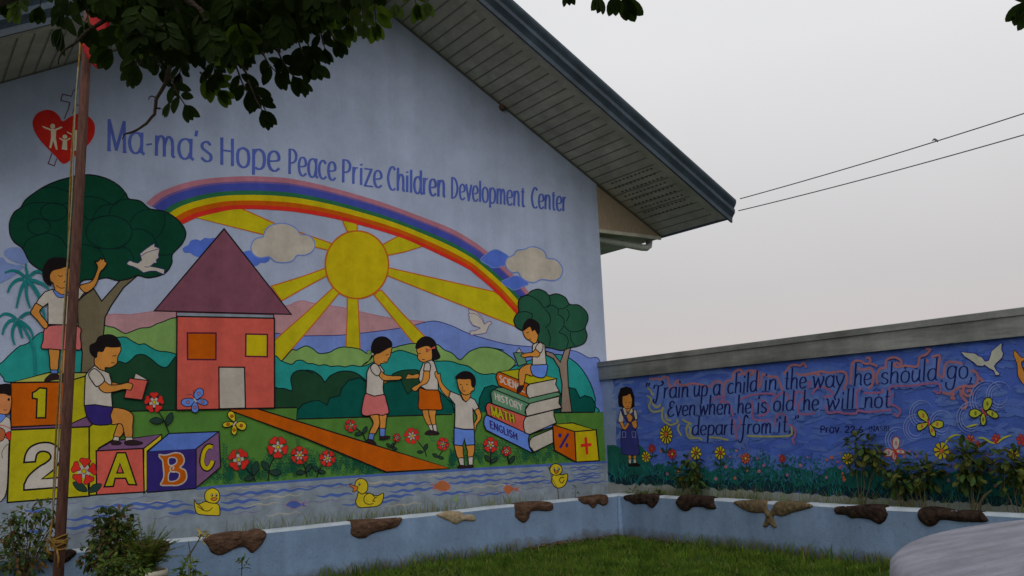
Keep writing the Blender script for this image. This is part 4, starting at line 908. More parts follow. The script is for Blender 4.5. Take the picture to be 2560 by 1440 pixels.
for s in ("0,560 40,520 20,620", "60,700 120,620 200,590 340,660 320,720 220,730", "1150,680 1130,620 1200,580 1400,580 1700,545 1830,560 1830,680 1740,640", "780,680 1030,670 1040,620", "690,900 680,740 700,640 760,610", "250,850 290,950 420,940 520,960 680,960 700,920 850,940 1160,910", "1190,690 1150,740 1130,820 1220,860 1290,920 1250,1000 1200,960"): frill(fV, s, 'curl_pink', 5.5)
for s in ("1040,480 1100,490 1145,560 1130,660 1050,700 950,690 850,730 760,800 650,780", "950,700 940,780 1000,830 1060,800 1040,750 990,770", "900,740 920,830 990,920 960,1000 910,990", "1150,570 1180,590 1220,630", "820,790 780,860 830,860"): frill(fZ, s, 'curl_orange', 7)
a.build('painted_flourish', 'pink orange and yellow frills round the verse')

# --- pale swirls round the butterflies
a = rart()
for cx, cy, r in ((2305,1035,26), (2355,1060,26), (2290,1070,26), (2243,1100,24), (2470,1000,40), (2430,1045,32), (2500,990,28)):
    for k in range(3):
        p = []
        for i in range(10):
            t = (i/9)*4.2 + k*.8; p.append((cx+(r+k*7-6)*.9*math.cos(t), cy+(r+k*7-6)*math.sin(t)))
        a.line(p, 2.4, 'swirl', taper=True)
a.build('painted_swirl')

# --- the verse
a = rart()
for t, p0, p1, xh in words:
    lettering(a, t, p0, p1, xh, 4.3, 'script', nib=.45, slant=.06, asc=1.5)
for t, p0, p1, xh in (('Prov.', (2051,1082), (2104,1081), (13,13)), ('22:6', (2112,1081), (2159,1081), (11.5,11.5))):
    lettering(a, t, p0, p1, xh, 3.4, 'script', nib=.7)
lettering(a, '(NASB)', (2172,1079), (2224,1077.5), (9.5,9.5), 2.0, 'script', nib=.7)
a.build('lettering', 'dark blue script of the verse')

# --- praying girl
a = rart()
for op in (('skin', "255,1000 285,1000 285,1040 260,1040", 0), ('skin', "300,1000 328,1000 328,1040 305,1040", 0), ('white', "258,1035 287,1035 285,1075 262,1075", 0), ('white', "302,1035 330,1035 330,1072 305,1072", 0), ('black', "258,1100 262,1075 300,1078 340,1072 365,1090 355,1100", 0),
           ('white', "185,590 165,690 180,710 215,700 215,600", 0), ('white', "295,585 330,600 342,670 320,685", 0), ('skin', "178,705 210,700 225,745 260,690 250,640 275,645 300,660 290,700 235,775 205,765", 0), ('jumper', "190,590 215,580 235,640 270,640 295,580 305,590 320,760 345,850 360,995 300,1005 200,990 190,880 195,770 235,775 270,720 230,680 205,640", 0),
           ('skin', "305,690 330,680 340,740 325,765 300,750 285,705", 0), ('skin', "222,560 240,610 272,610 285,570", 0), ('white', "205,575 230,570 250,640 225,640", 0), ('white', "270,600 295,570 300,610 262,645", 0), ('skin', "205,460 280,450 305,500 295,560 260,580 225,575 205,530", 1), ('skin', "240,650 262,620 285,640 300,660 285,700 262,700", 0),
           ('hair', "175,560 168,470 190,400 235,385 285,400 310,470 312,560 285,575 295,500 275,440 245,462 205,470 205,540 215,570", 0)):
    a.both(fL(op[1]), op[0], 1.5, 'black', bool(op[2]), step=3)
for s in ("205,790 235,790 235,840 205,840", "290,790 325,790 325,840 295,840"): a.line(fL(s), 1.2, 'swirl', True, False)
a.line(fL("232,525 245,530"), 1.3, 'black'); a.line(fL("262,528 278,522"), 1.3, 'black'); a.line(fL("245,562 262,560"), 1.2, 'outline_red')
a.build('painted_child', 'praying girl in a navy pinafore in the corner of the verse mural')

# --- flowers of the verse mural
def rflower(f, c, r, n, col, mid, leaves=True, sq=.8):
    a = rart(); cx, cy = f(c)[0]
    if leaves:
        a.line([(cx+2, cy+r), (cx-1, cy+r*2.4)], 2.2, 'leaf')
        for sg in (-1, 1): a.fill([(cx, cy+r*1.9), (cx+sg*9, cy+r*1.3), (cx+sg*15, cy+r*1.5), (cx+sg*8, cy+r*1.95)], 'leaf')
    for k in range(n):
        t = 2*math.pi*k/n + .2; p = []
        for rr, dt in ((.2,0), (.65,-.36), (.95,-.28), (1,0), (.95,.28), (.65,.36)): p.append((cx+r*sq*rr*math.cos(t+dt*7/n), cy+r*rr*math.sin(t+dt*7/n)))
        a.both(p, col, max(1, r*.06), 'outline_red' if col != 'petal_yellow' else 'black', step=3)
    a.ell(cx, cy, r*.24*sq, r*.26, mid, n=12)
    a.build('painted_flower')
rflower(fL, "598,815", 24, 12, 'petal_yellow', 'petal_orange', sq=.68)
for c, r, n, col, mid in (("470,940",11,7,'petal_red','petal_orange'), ("418,1015",14,8,'petal_yellow','petal_orange'), ("655,990",13,7,'petal_red','petal_yellow'), ("868,980",17,8,'petal_yellow','petal_red'), ("1085,978",17,8,'petal_yellow','petal_red'), ("1318,1028",14,8,'petal_orange','petal_yellow'), ("1648,1032",10,8,'petal_red','petal_orange')):
    rflower(fL, c, r, n, col, mid, c != "418,1015")
for c, r, n, col, mid in (("400,265",15,8,'petal_yellow','petal_orange'), ("1338,188",22,8,'petal_yellow','petal_orange'), ("1628,75",12,6,'petal_orange','petal_red'), ("1705,120",9,6,'petal_orange','petal_red'), ("1885,70",13,6,'petal_red','petal_orange'), ("2140,75",15,6,'petal_red','petal_red'), ("2060,225",17,8,'petal_yellow','petal_red')):
    rflower(fO, c, r, n, col, mid, False, .9)
a = rart()
for s in ("1370,130 1390,90 1430,50 1480,30 1530,30", "1700,60 1760,60 1830,100 1880,115", "1900,110 1960,60 2040,30"): a.line(fO(s), 5, 'wing_lime', taper=True)
for s in ("980,1260 1060,1240 1140,1220",): a.line(fZ(s), 5, 'wing_lime', taper=True)
a.build('painted_leaf')

# --- butterflies, dove, arm
def rbutterfly(f, wings, col, spot, body):
    a = rart()
    for w_ in wings:
        p = a.fill(f(w_), col, True); a.line(p, 2.4, 'black' if col != 'dove_grey' else 'petal_red', True, False)
        cx = sum(q[0] for q in p)/len(p); cy = sum(q[1] for q in p)/len(p); a.ell(cx, cy, 3, 6, spot, n=10)
    a.line(f(body), 4, 'petal_red'); a.build('painted_butterfly')
rbutterfly(fZ, ("300,1060 340,1020 400,1040 450,1120 450,1200 390,1170 330,1130", "290,1260 300,1220 400,1200 450,1200 420,1260 340,1310 300,1300", "460,1220 500,1240 550,1330 540,1390 490,1370 465,1290", "490,1220 560,1170 650,1180 655,1250 590,1280 510,1250"), 'wing_lime', 'petal_orange', "440,1150 470,1250")
rbutterfly(fZ, ("1220,1010 1220,900 1280,850 1340,880 1330,960 1270,1030", "1200,1060 1120,1010 1040,1030 1030,1100 1100,1130 1180,1090", "1210,1070 1180,1130 1190,1220 1230,1235 1260,1180 1240,1090", "1260,1050 1320,1020 1400,1060 1430,1110 1390,1140 1300,1100"), 'wing_lime', 'olive_leaf', "1190,1000 1260,1100")
rbutterfly(fO, ("855,150 850,80 885,48 920,80 910,150 880,180", "860,190 800,165 755,190 770,240 830,240 870,210", "850,210 850,265 880,275 890,215", "890,175 960,180 975,215 900,210"), 'dove_grey', 'mauve', "860,160 885,230")
a = rart()
a.both(fZ("905,215 960,225 1100,240 1160,280 1200,290 1240,350 1290,340 1310,290 1330,210 1400,150 1475,90 1470,190 1495,240 1480,300 1440,340 1395,380 1370,420 1400,480 1450,520 1430,540 1385,545 1365,480 1300,450 1230,400 1215,420 1130,410 1090,370 1030,330 960,285"), 'dove_grey', 1.8, 'navy', False)
a.build('painted_dove', 'pale dove with spread wings over the end of the verse')
a = rart(); a.both(fZ("1630,200 1680,230 1730,290 1790,300 1780,330 1740,370 1760,450 1830,600 1830,720 1750,650 1690,540 1680,400 1640,290"), 'skin', 1.8); a.build('painted_arm', 'raised painted arm at the right edge of the photo')
# ================================================================== ground, low planter wall, beds
from mathutils import noise as mnoise
XP, YP, HP = 8.17, 9.19, .573               # outer faces and height of the low wall
lawn_m = mat('lawn_earth', (.035, .055, .014), rough=.95, var=.45, scale=5, bump=.4, bscale=60)
g = MB(); g.add([(-300, -300, 0), (300, -300, 0), (300, 300, 0), (-300, 300, 0)], [(0, 1, 2, 3)], lawn_m)
tag(g.build('ground'), kind='structure')
def dirty_wall():
    m = mat('white_blue_limewash', (.18, .265, .405), rough=.88, var=.14, scale=2.2, bump=.22, bscale=55, detail=9, spec=.1, streak=.12)
    t = m.node_tree; b = t.nodes['Principled BSDF']; src = b.inputs['Base Color'].links[0].from_socket
    geo = t.nodes.new('ShaderNodeNewGeometry'); sp = t.nodes.new('ShaderNodeSeparateXYZ'); t.links.new(geo.outputs['Position'], sp.inputs[0])
    n = t.nodes.new('ShaderNodeTexNoise'); n.inputs['Scale'].default_value = 3.5; n.inputs['Detail'].default_value = 8; n.inputs['Roughness'].default_value = .7
    t.links.new(geo.outputs['Position'], n.inputs['Vector'])
    a = t.nodes.new('ShaderNodeMath'); a.operation = 'MULTIPLY_ADD'; a.inputs[1].default_value = .34; a.inputs[2].default_value = -.085     # splash line height
    t.links.new(n.outputs[0], a.inputs[0])
    s = t.nodes.new('ShaderNodeMath'); s.operation = 'SUBTRACT'; t.links.new(a.outputs[0], s.inputs[0]); t.links.new(sp.outputs['Z'], s.inputs[1])
    r = t.nodes.new('ShaderNodeMapRange'); r.inputs['From Min'].default_value = -.06; r.inputs['From Max'].default_value = .05; r.inputs['To Max'].default_value = .75
    t.links.new(s.outputs[0], r.inputs['Value'])
    mx_ = t.nodes.new('ShaderNodeMix'); mx_.data_type = 'RGBA'; mx_.inputs['B'].default_value = (.075, .062, .035, 1)
    t.links.new(r.outputs[0], mx_.inputs['Factor']); t.links.new(src, mx_.inputs['A'])
    # fine dark specks of algae
    v = t.nodes.new('ShaderNodeTexNoise'); v.inputs['Scale'].default_value = 26; v.inputs['Detail'].default_value = 6
    t.links.new(geo.outputs['Position'], v.inputs['Vector'])
    vr = t.nodes.new('ShaderNodeMapRange'); vr.inputs['From Min'].default_value = .58; vr.inputs['From Max'].default_value = .72; vr.inputs['To Max'].default_value = .35
    t.links.new(v.outputs[0], vr.inputs['Value'])
    m2 = t.nodes.new('ShaderNodeMix'); m2.data_type = 'RGBA'; m2.inputs['B'].default_value = (.09, .12, .14, 1)
    t.links.new(vr.outputs[0], m2.inputs['Factor']); t.links.new(mx_.outputs['Result'], m2.inputs['A']); t.links.new(m2.outputs['Result'], b.inputs['Base Color'])
    return m
lime = dirty_wall()
LW0, RW0 = -1.5, -1.5
c_, th = .028, .14
sec = [(0, -.05), (0, HP-c_), (.010, HP-.009), (c_, HP), (th-.01, HP), (th, HP-.01), (th, -.05)]           # inwards from the outer face, height
path = [lambda i: (LW0, YP+i), lambda i: (XP-1.2, YP+i), lambda i: (XP+i, YP+i), lambda i: (XP+i, YP-1.2), lambda i: (XP+i, RW0)]
vs = []; fs = []; n = len(sec)
def along(k, i): return path[k](i)
segs = []
NL, NR = 60, 60
stn = [(('L', LW0+(XP-LW0)*k/NL)) for k in range(NL)] + [('C', 0)] + [('R', YP-(YP-RW0)*k/NR) for k in range(1, NR+1)]
for kind, q in stn:
    for i, z in sec:
        if kind == 'L': p = Vector((q, YP+i, z))
        elif kind == 'C': p = Vector((XP+i, YP+i, z))
        else: p = Vector((XP+i, q, z))
        w = mnoise.noise(p*1.7)*.010 + mnoise.noise(p*6)*.004
        vs.append((p.x + (w if kind == 'R' else 0), p.y + (w if kind == 'L' else 0), p.z + w*.6))
m_ = len(stn)
for k in range(m_-1):
    for j in range(n-1): fs.append((k*n+j, (k+1)*n+j, (k+1)*n+j+1, k*n+j+1))
rim = mat('sky_lit_rim', (.40, .46, .52), rough=.88, var=.16, scale=5, bump=.25, bscale=60, detail=9, spec=.1)  # skylight on the wall's top and chamfer, put into a lighter colour
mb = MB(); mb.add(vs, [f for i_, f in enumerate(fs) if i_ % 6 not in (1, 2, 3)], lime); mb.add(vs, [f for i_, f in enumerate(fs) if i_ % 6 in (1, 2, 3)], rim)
mb.tube([(XP-.012, YP-.012, z) for z in (0, .15, .30, .45, .55)], [.045, .04, .036, .03, .02], lime, 10)
lw = mb.build('low_wall', smooth=True)
for p in lw.data.polygons: p.use_smooth = True
em = lw.modifiers.new('edge', 'EDGE_SPLIT'); em.split_angle = math.radians(40)
tag(lw, 'knee high pale blue whitewashed wall that turns the corner in front of both murals', 'low wall')
soil = mat('bed_soil', (.09, .085, .05), rough=.95, var=.4, scale=14, bump=.6, bscale=40)
s = MB(); s.box((LW0, YP+th+.001, 0), (X_WALL-.002, D_WALL-.03, .49), soil); s.box((XP+th+.001, RW0, 0), (X_WALL-.03, YP+th, .489), soil)
tag(s.build('planting_bed'), kind='structure')

# ------------------------------------------------------------------ grass
def blades(name, pts, h, w, material, lean=.5, label=None, seed=1, dry=0.0):
    r = np.random.default_rng(seed); n = len(pts)
    ang = r.uniform(0, 2*np.pi, n); hh = h*r.uniform(.5, 1.3, n); ww = w*r.uniform(.7, 1.3, n)
    dx, dy = np.cos(ang), np.sin(ang); ln = r.uniform(.1, lean, n)*hh; a2 = r.uniform(0, 2*np.pi, n)
    lx, ly = np.cos(a2)*ln, np.sin(a2)*ln
    v = np.zeros((n, 5, 3)); P = np.asarray(pts)
    v[:, 0] = P + np.c_[-dx*ww, -dy*ww, 0*ww]; v[:, 1] = P + np.c_[dx*ww, dy*ww, 0*ww]
    mid = P + np.c_[lx*.35, ly*.35, hh*.6]
    v[:, 2] = mid + np.c_[dx*ww*.7, dy*ww*.7, 0*ww]; v[:, 3] = mid - np.c_[dx*ww*.7, dy*ww*.7, 0*ww]
    v[:, 4] = P + np.c_[lx, ly, hh]
    k = np.arange(n)*5
    me = bpy.data.meshes.new(name); me.vertices.add(n*5); me.vertices.foreach_set('co', v.ravel())
    quads = np.c_[k, k+1, k+2, k+3]; tris = np.c_[k+3, k+2, k+4]
    me.loops.add(n*7); me.polygons.add(n*2)
    lp = np.concatenate([quads, tris], 1).ravel(); me.loops.foreach_set('vertex_index', lp.astype(np.int32))
    st = np.c_[np.arange(n)*7, np.arange(n)*7+4].ravel(); me.polygons.foreach_set('loop_start', st.astype(np.int32))
    me.update(calc_edges=True); me.validate(); me.materials.append(material)
    if dry:
        me.materials.append(dry_m); mi = np.repeat((r.uniform(0, 1, n) < dry).astype(np.int32), 2); me.polygons.foreach_set('material_index', mi)
    o = bpy.data.objects.new(name, me); COL.objects.link(o); return o
grass_m = mat('grass_blade', (.05, .135, .013), rough=.6, var=.55, scale=3.2, trans=.3, spec=.1, col2=(.14, .23, .026), detail=8)
dry_m = mat('dry_grass_blade', (.16, .13, .045), rough=.8, var=.4, scale=9, trans=.2, spec=.05, col2=(.26, .22, .08))
R_ = np.random.default_rng(5)
N1 = 105000
gx = R_.uniform(.4, XP-.01, N1); gy = R_.uniform(5.2, YP-.01, N1)
dens = np.array([mnoise.noise((x*1.3, y*1.3, 0)) for x, y in zip(gx, gy)])
edge = np.minimum(YP-gy, XP-gx)
keep = (dens + R_.uniform(-.5, .9, N1) > -.05) & ((edge > .16) | (R_.uniform(0, 1, N1) < .35))
pts = np.c_[gx, gy, np.zeros(N1)][keep]
o = blades('lawn_grass', pts, .065, .0045, grass_m, 1.0, seed=2, dry=.05); tag(o, 'short green lawn grass in front of the low wall', 'grass', kind='stuff')
N2 = 26000
gx = R_.uniform(-3, XP-.05, N2); gy = R_.uniform(.5, 5.4, N2)
o = blades('lawn_grass', np.c_[gx, gy, np.zeros(N2)], .08, .007, grass_m, 1.0, seed=3, dry=.05); tag(o, 'nearer lawn grass below the edge of the photo', 'grass', kind='stuff')
# taller tufts along the foot of the wall and weeds in the bed
tuft = []
for x, k in ((4.2,60),(4.6,30),(5.0,40),(5.4,60),(5.8,30),(6.2,30)):
    for i in range(k): tuft.append((x+rnd.gauss(0, .2), YP-.03-abs(rnd.gauss(0, .06)), 0))
for y, k in ((7.7,50),(7.2,60),(6.6,60),(6.2,40),(5.8,60),(5.2,80)):
    for i in range(k): tuft.append((XP-.03-abs(rnd.gauss(0, .06)), y+rnd.gauss(0, .22), 0))
o = blades('grass_tufts', tuft, .16, .006, grass_m, .9, seed=4, dry=.2); tag(o, 'taller grass along the foot of the low wall', 'grass', kind='stuff')
weed_m = mat('weed_blade', (.14, .20, .06), rough=.7, var=.4, scale=8, trans=.3)
wd = []
for i in range(620):
    x = rnd.choice((rnd.uniform(3.2, 8.1), rnd.gauss(4.5, .35), rnd.gauss(5.1, .3), rnd.gauss(5.6, .2), rnd.gauss(6.5, .25), rnd.gauss(3.4, .3))); wd.append((x, rnd.uniform(YP+th+.01, YP+.42), .49))
for i in range(850):
    y = rnd.choice((rnd.uniform(4, 9.1), rnd.gauss(8.4, .3), rnd.gauss(7.2, .3), rnd.gauss(5.6, .5))); wd.append((rnd.uniform(XP+th, X_WALL-.06), y, .489))
wd = [p for p in wd if p[0] < X_WALL-.04]
o = blades('bed_weeds', wd, .20, .0035, weed_m, .8, seed=6, dry=.35); tag(o, 'thin pale weeds growing in the bed behind the low wall', 'weeds', kind='stuff')

# crumbly earth and moss at the foot of the wall
rub_a = mat('brown_rubble', (.07, .05, .03), rough=.95, var=.5, scale=20, bump=.6, bscale=60, col2=(.13, .09, .055)); rub_b = mat('moss_clump', (.03, .05, .012), rough=.95, var=.5, scale=20, bump=.6, bscale=60)
mb = MB()
for i in range(260):
    if i % 5: x = rnd.uniform(6.55, 8.12); p = Vector((x, YP-abs(rnd.gauss(0, .035))-.01, rnd.uniform(0, .05)))
    else: p = Vector((XP-abs(rnd.gauss(0, .03))-.01, rnd.uniform(7.9, 9.1), rnd.uniform(0, .035)))
    R0 = rnd.uniform(.012, .034); v = []
    for a_ in range(6):
        t_ = a_*math.pi/3; v.append(p+Vector((math.cos(t_), math.sin(t_), 0))*R0*rnd.uniform(.7, 1.2)); 
    for a_ in range(6):
        t_ = a_*math.pi/3+.3; v.append(p+Vector((math.cos(t_)*.6, math.sin(t_)*.6, .75))*R0*rnd.uniform(.7, 1.2))
    mb.add(v, [(a_, (a_+1) % 6, 6+(a_+1) % 6, 6+a_) for a_ in range(6)]+[tuple(range(6, 12))], rub_b if rnd.random() < .35 else rub_a)
tag(mb.build('rubble'), 'crumbs of brown earth and moss along the foot of the low wall near its corner', 'rubble', kind='stuff')

# ------------------------------------------------------------------ driftwood and birds of moulded cement on the wall
def dist_poly(p, poly):
    best = 1e9; bp = None
    for i in range(len(poly)):
        a = poly[i]; b = poly[(i+1) % len(poly)]; dx, dy = b[0]-a[0], b[1]-a[1]; l2 = dx*dx+dy*dy+1e-12
        t = max(0, min(1, ((p[0]-a[0])*dx+(p[1]-a[1])*dy)/l2)); q = (a[0]+dx*t, a[1]+dy*t); d = math.hypot(p[0]-q[0], p[1]-q[1])
        if d < best: best, bp = d, q
    return best, bp
def inside(p, poly):
    c = False; j = len(poly)-1
    for i in range(len(poly)):
        if (poly[i][1] > p[1]) != (poly[j][1] > p[1]) and p[0] < (poly[j][0]-poly[i][0])*(p[1]-poly[i][1])/(poly[j][1]-poly[i][1])+poly[i][0]: c = not c
        j = i
    return c
def relief_geo(poly, to3, H, step, R, nz=.015, freq=9.0, back=.10, seed=0.0, groove=None):
    """bulging cast of an outline given in the plane of its wall; to3(u, v, height) -> point"""
    xs = [p[0] for p in poly]; ys = [p[1] for p in poly]
    nx = int((max(xs)-min(xs))/step)+3; ny = int((max(ys)-min(ys))/step)+3; x0 = min(xs)-step; y0 = min(ys)-step
    idx = {}; vs = []; onb = []
    def vert(i, j):
        if (i, j) in idx: return idx[i, j]
        p = (x0+i*step, y0+j*step); d, q = dist_poly(p, poly); ins = inside(p, poly)
        if not ins or d < step*.45: p = q; d = 0.0
        t = min(1, d/R); h = H*math.sqrt(max(0, 1-(1-t)**2))
        s_ = Vector((p[0]*freq+seed, p[1]*freq, seed))
        h += (mnoise.noise(s_)*.5+mnoise.noise(s_*2.7)*.4+mnoise.noise(s_*6.1)*.25)*nz*(.3+.7*t)
        if groove: h += groove(p, t)
        idx[i, j] = len(vs); vs.append(to3(p[0], p[1], h)); onb.append(to3(p[0], p[1], -back)); return idx[i, j]
    fs = []
    for i in range(nx):
        for j in range(ny):
            if inside((x0+(i+.5)*step, y0+(j+.5)*step), poly): fs.append((vert(i, j), vert(i+1, j), vert(i+1, j+1), vert(i, j+1)))
    cnt = {}
    for f in fs:
        for k in range(4): e = (f[k], f[(k+1) % 4]); cnt[tuple(sorted(e))] = cnt.get(tuple(sorted(e)), 0)+1
    n0 = len(vs); vs2 = vs+onb
    for f in list(fs):
        for k in range(4):
            a, b = f[k], f[(k+1) % 4]
            if cnt[tuple(sorted((a, b)))] == 1: fs.append((b, a, n0+a, n0+b))
    return vs2, fs
wood_m = mat('brown_cement_wood', (.075, .042, .026), rough=.9, var=.45, scale=11, bump=1.0, bscale=38, stretch=(1, 1, 2.6), col2=(.15, .085, .055), spec=.15)
rock_m = mat('dark_cement_rock', (.018, .013, .011), rough=.95, var=.5, scale=14, bump=1.0, bscale=45, col2=(.055, .034, .025), spec=.1)
bird_m = mat('brown_cement_feather', (.11, .085, .045), rough=.8, var=.45, scale=14, bump=.7, bscale=70, stretch=(1, 3, 1), col2=(.20, .145, .075))
dove_m = mat('buff_cement_feather', (.30, .24, .15), rough=.8, var=.3, scale=12, bump=.6, bscale=70, col2=(.40, .32, .20))
def relief(name, pts, side, material, label, group, H=.07, R=.075, seed=0.0, groove=None, nz=.030, cat='wall ornament'):
    p3 = []
    for x, y in cat_rom(pts, True, 6):
        if side == 'L': q = on_y(x, y, YP-.01); p3.append((q.x, q.z))
        else: q = on_x(x, y, XP-.01); p3.append((q.y, q.z))
    zt = HP+.02
    p3 = [(u, min(v, zt+.35*(v-zt) if v > zt else v)) for u, v in p3]
    if side == 'L': to3 = lambda u, v, h: (u, YP-h, v)
    else: to3 = lambda u, v, h: (XP-h, u, v)
    v, f = relief_geo(p3, to3, H*.52, .014, R, nz, 9.0, .10, seed, groove)
    mb = MB(); mb.add(v, f, material); o = mb.build(name, smooth=True)
    return tag(o, label, cat, group)
GW = 'moulded pieces along the low wall'
relief('driftwood_ornament', fW("290,690 400,640 640,595 840,590 940,560 1010,580 1040,620 1020,680 960,770 880,835 840,820 780,770 660,795 560,850 470,862 400,830 370,770 330,720"), 'L', wood_m, 'long brown driftwood shape with a knot hole, below the yellow duck nearest the toy blocks', GW, .08, .09, 1)
relief('driftwood_ornament', fK("65,890 90,880 250,872 420,860 530,855 528,890 490,940 420,965 320,985 250,1010 200,1045 140,1048 90,1030 62,1000 68,940"), 'L', wood_m, 'brown driftwood piece with a thick left end, below the duck with the open bill', GW, .08, .09, 2)
relief('cement_dove', fK("845,830 900,812 980,798 1070,800 1100,830 1180,828 1200,845 1208,870 1190,893 1100,885 1060,905 1020,918 960,890 890,860"), 'L', dove_m, 'buff cement dove flying on the whitewashed wall, wing outstretched', GW, .05, .06, 3, cat='bird ornament')
relief('driftwood_ornament', fK("1565,740 1620,720 1760,708 1890,712 1920,750 1910,785 1870,798 1760,795 1710,810 1695,860 1650,905 1610,890 1570,850 1568,790"), 'L', wood_m, 'brown driftwood shaped like a hooked club, under the small right hand duck', GW, .075, .085, 4)
relief('driftwood_ornament', fK("2145,680 2250,660 2390,645 2418,680 2410,730 2370,750 2320,730 2300,760 2270,770 2240,740 2180,725"), 'L', wood_m, 'small reddish driftwood piece right at the left side of the wall corner', GW, .07, .08, 5)
relief('driftwood_ornament', fC("780,1165 620,1185 520,1190 500,1260 560,1300 700,1300 790,1230 815,1195"), 'L', rock_m, 'dark piece on the wall just right of the flagpole foot, half hidden by leaves', GW, .08, .09, 6)
relief('driftwood_ornament', fC("1020,1150 1200,1110 1400,1080 1680,1060 1790,1080 1795,1150 1730,1230 1640,1290 1560,1330 1400,1300 1240,1290 1120,1260 1050,1210"), 'L', wood_m, 'big brown lump on the wall behind the potted fern', GW, .085, .10, 7)
relief('rock_ornament', fN("258,545 320,525 450,520 580,520 640,530 660,560 640,620 590,675 540,655 510,630 380,635 330,605 280,590"), 'R', rock_m, 'dark rough rock right after the corner, under the praying girl', GW, .075, .085, 8)
relief('rock_ornament', fN("850,600 880,550 940,520 1060,535 1160,540 1260,565 1280,620 1300,685 1200,690 1160,668 1040,668 1010,695 960,718 900,690 860,640"), 'R', rock_m, 'dark rough rock with the little sapling behind it', GW, .08, .09, 9)
def feath(p, t): return -.010*max(0, math.sin(p[0]*95+p[1]*60))*t
bird = fN("1495,615 1560,590 1700,590 1860,595 1880,660 1905,718 1935,670 1985,605 2100,598 2260,615 2370,640 2382,665 2280,700 2160,730 2060,772 1960,760 1950,790 1980,870 1975,900 1940,890 1912,862 1890,868 1870,895 1830,885 1835,845 1860,780 1840,735 1760,738 1650,715 1560,665")
relief('cement_bird', bird, 'R', bird_m, 'brown cement bird with two spread wings and a forked tail', GW, .055, .06, 10, feath, cat='bird ornament')
relief('rock_ornament', fO("255,770 290,745 430,740 600,725 740,740 780,790 795,825 770,885 710,925 660,905 600,875 500,862 430,868 380,838 280,822"), 'R', rock_m, 'long dark rock to the right of the spread winged bird', GW, .08, .09, 11)
relief('rock_ornament', fO("1090,810 1120,765 1200,740 1320,765 1420,785 1560,790 1700,800 1760,830 1800,895 1680,905 1500,898 1330,880 1290,915 1220,948 1160,930 1100,870"), 'R', rock_m, 'long dark rock nearest the round white table', GW, .085, .09, 12)

# ------------------------------------------------------------------ round table
tab = tag(empty('garden_table', (2.288, .301, 0)), 'round speckled white stone table at the lower right corner', 'table')
terr = mat('speckled_terrazzo', (.235, .24, .285), rough=.7, var=.28, scale=4, bump=.2, bscale=90, stretch=(1.2, 7, 1), detail=9, spec=.15)
t = terr.node_tree; b = t.nodes['Principled BSDF']; src = b.inputs['Base Color'].links[0].from_socket
geo = t.nodes.new('ShaderNodeNewGeometry'); v_ = t.nodes.new('ShaderNodeTexNoise'); v_.inputs['Scale'].default_value = 85; v_.inputs['Detail'].default_value = 2
t.links.new(geo.outputs['Position'], v_.inputs['Vector'])
vr = t.nodes.new('ShaderNodeMapRange'); vr.inputs['From Min'].default_value = .62; vr.inputs['From Max'].default_value = .70; vr.inputs['To Max'].default_value = .7
m2 = t.nodes.new('ShaderNodeMix'); m2.data_type = 'RGBA'; m2.inputs['B'].default_value = (.16, .16, .20, 1)
t.links.new(v_.outputs[0], vr.inputs['Value']); t.links.new(vr.outputs[0], m2.inputs['Factor']); t.links.new(src, m2.inputs['A']); t.links.new(m2.outputs['Result'], b.inputs['Base Color'])
def lathe(mb, prof, c, material, n=64):
    vs = []; fs = []; k = len(prof)
    for i in range(n):
        a = 2*math.pi*i/n
        for r, z in prof: vs.append((c[0]+r*math.cos(a), c[1]+r*math.sin(a), z))
    for i in range(n):
        for j in range(k-1): fs.append((i*k+j, ((i+1) % n)*k+j, ((i+1) % n)*k+j+1, i*k+j+1))
    mb.add(vs, fs, material)
mb = MB(); lathe(mb, [(.001, 1.11), (.95, 1.11), (.985, 1.125), (.995, 1.155), (.990, 1.185), (.975, 1.197), (.95, 1.2), (.001, 1.2)], (2.288, .301), terr, 128); mb.build('table_top', tab, smooth=True)
mb = MB(); lathe(mb, [(.001, 0), (.42, 0), (.40, .10), (.24, .18), (.20, .6), (.24, 1.0), (.40, 1.109), (.001, 1.109)], (2.288, .301), terr); mb.build('pedestal', tab, smooth=True)

# ------------------------------------------------------------------ flagpole, halyard, flag
P0 = at_depth(145.5, 1440, 6.3); P1 = at_depth(215.5, 150, 6.9); dirp = (P1-P0)/(P1.z-P0.z)
def pole_at(z): return P0 + dirp*(z-P0.z)
foot = pole_at(0)
pole = tag(empty('flagpole', foot), 'rusty red brown steel flagpole at the left, a rope running down beside it', 'flagpole')
rust = mat('rusty_brown_paint', (.085, .035, .026), rough=.7, var=.35, scale=7, bump=.3, bscale=60, col2=(.14, .065, .05), spec=.15, stretch=(6, 6, 1))
mb = MB(); mb.tube([pole_at(z) for z in (0, 1.5, 2.6, 3.6, 4.5, 5.4)], [.037, .037, .0365, .036, .034, .032], rust, 20); mb.build('pole', pole, smooth=True)
mb = MB(); mb.tube([pole_at(-.02), pole_at(.06)], .12, mat('concrete_foot', (.3, .3, .28), rough=.9, bump=.5), 20); mb.build('foot', pole)
rope_m = mat('yellow_nylon_rope', (.22, .125, .02), rough=.8, var=.4, scale=30, bump=.5, bscale=300)
pale_rope = mat('pale_nylon_rope', (.26, .23, .15), rough=.8, var=.3, scale=30, bump=.5, bscale=300)
mb = MB()
off = RIGHT*-.062
mb.tube([pole_at(z)+off+RIGHT*(.01*math.sin(z*3)) for z in np.linspace(1.0, 4.6, 24)], .007, rope_m, 6)
mb.tube([pole_at(z)+off*.84-FWD*.01+RIGHT*(.006*math.sin(z*4+1)) for z in np.linspace(1.0, 4.4, 24)], .006, pale_rope, 6)
zk = 0.5*(at_depth(144, 1365, 6.3).z+at_depth(144, 1355, 6.3).z)
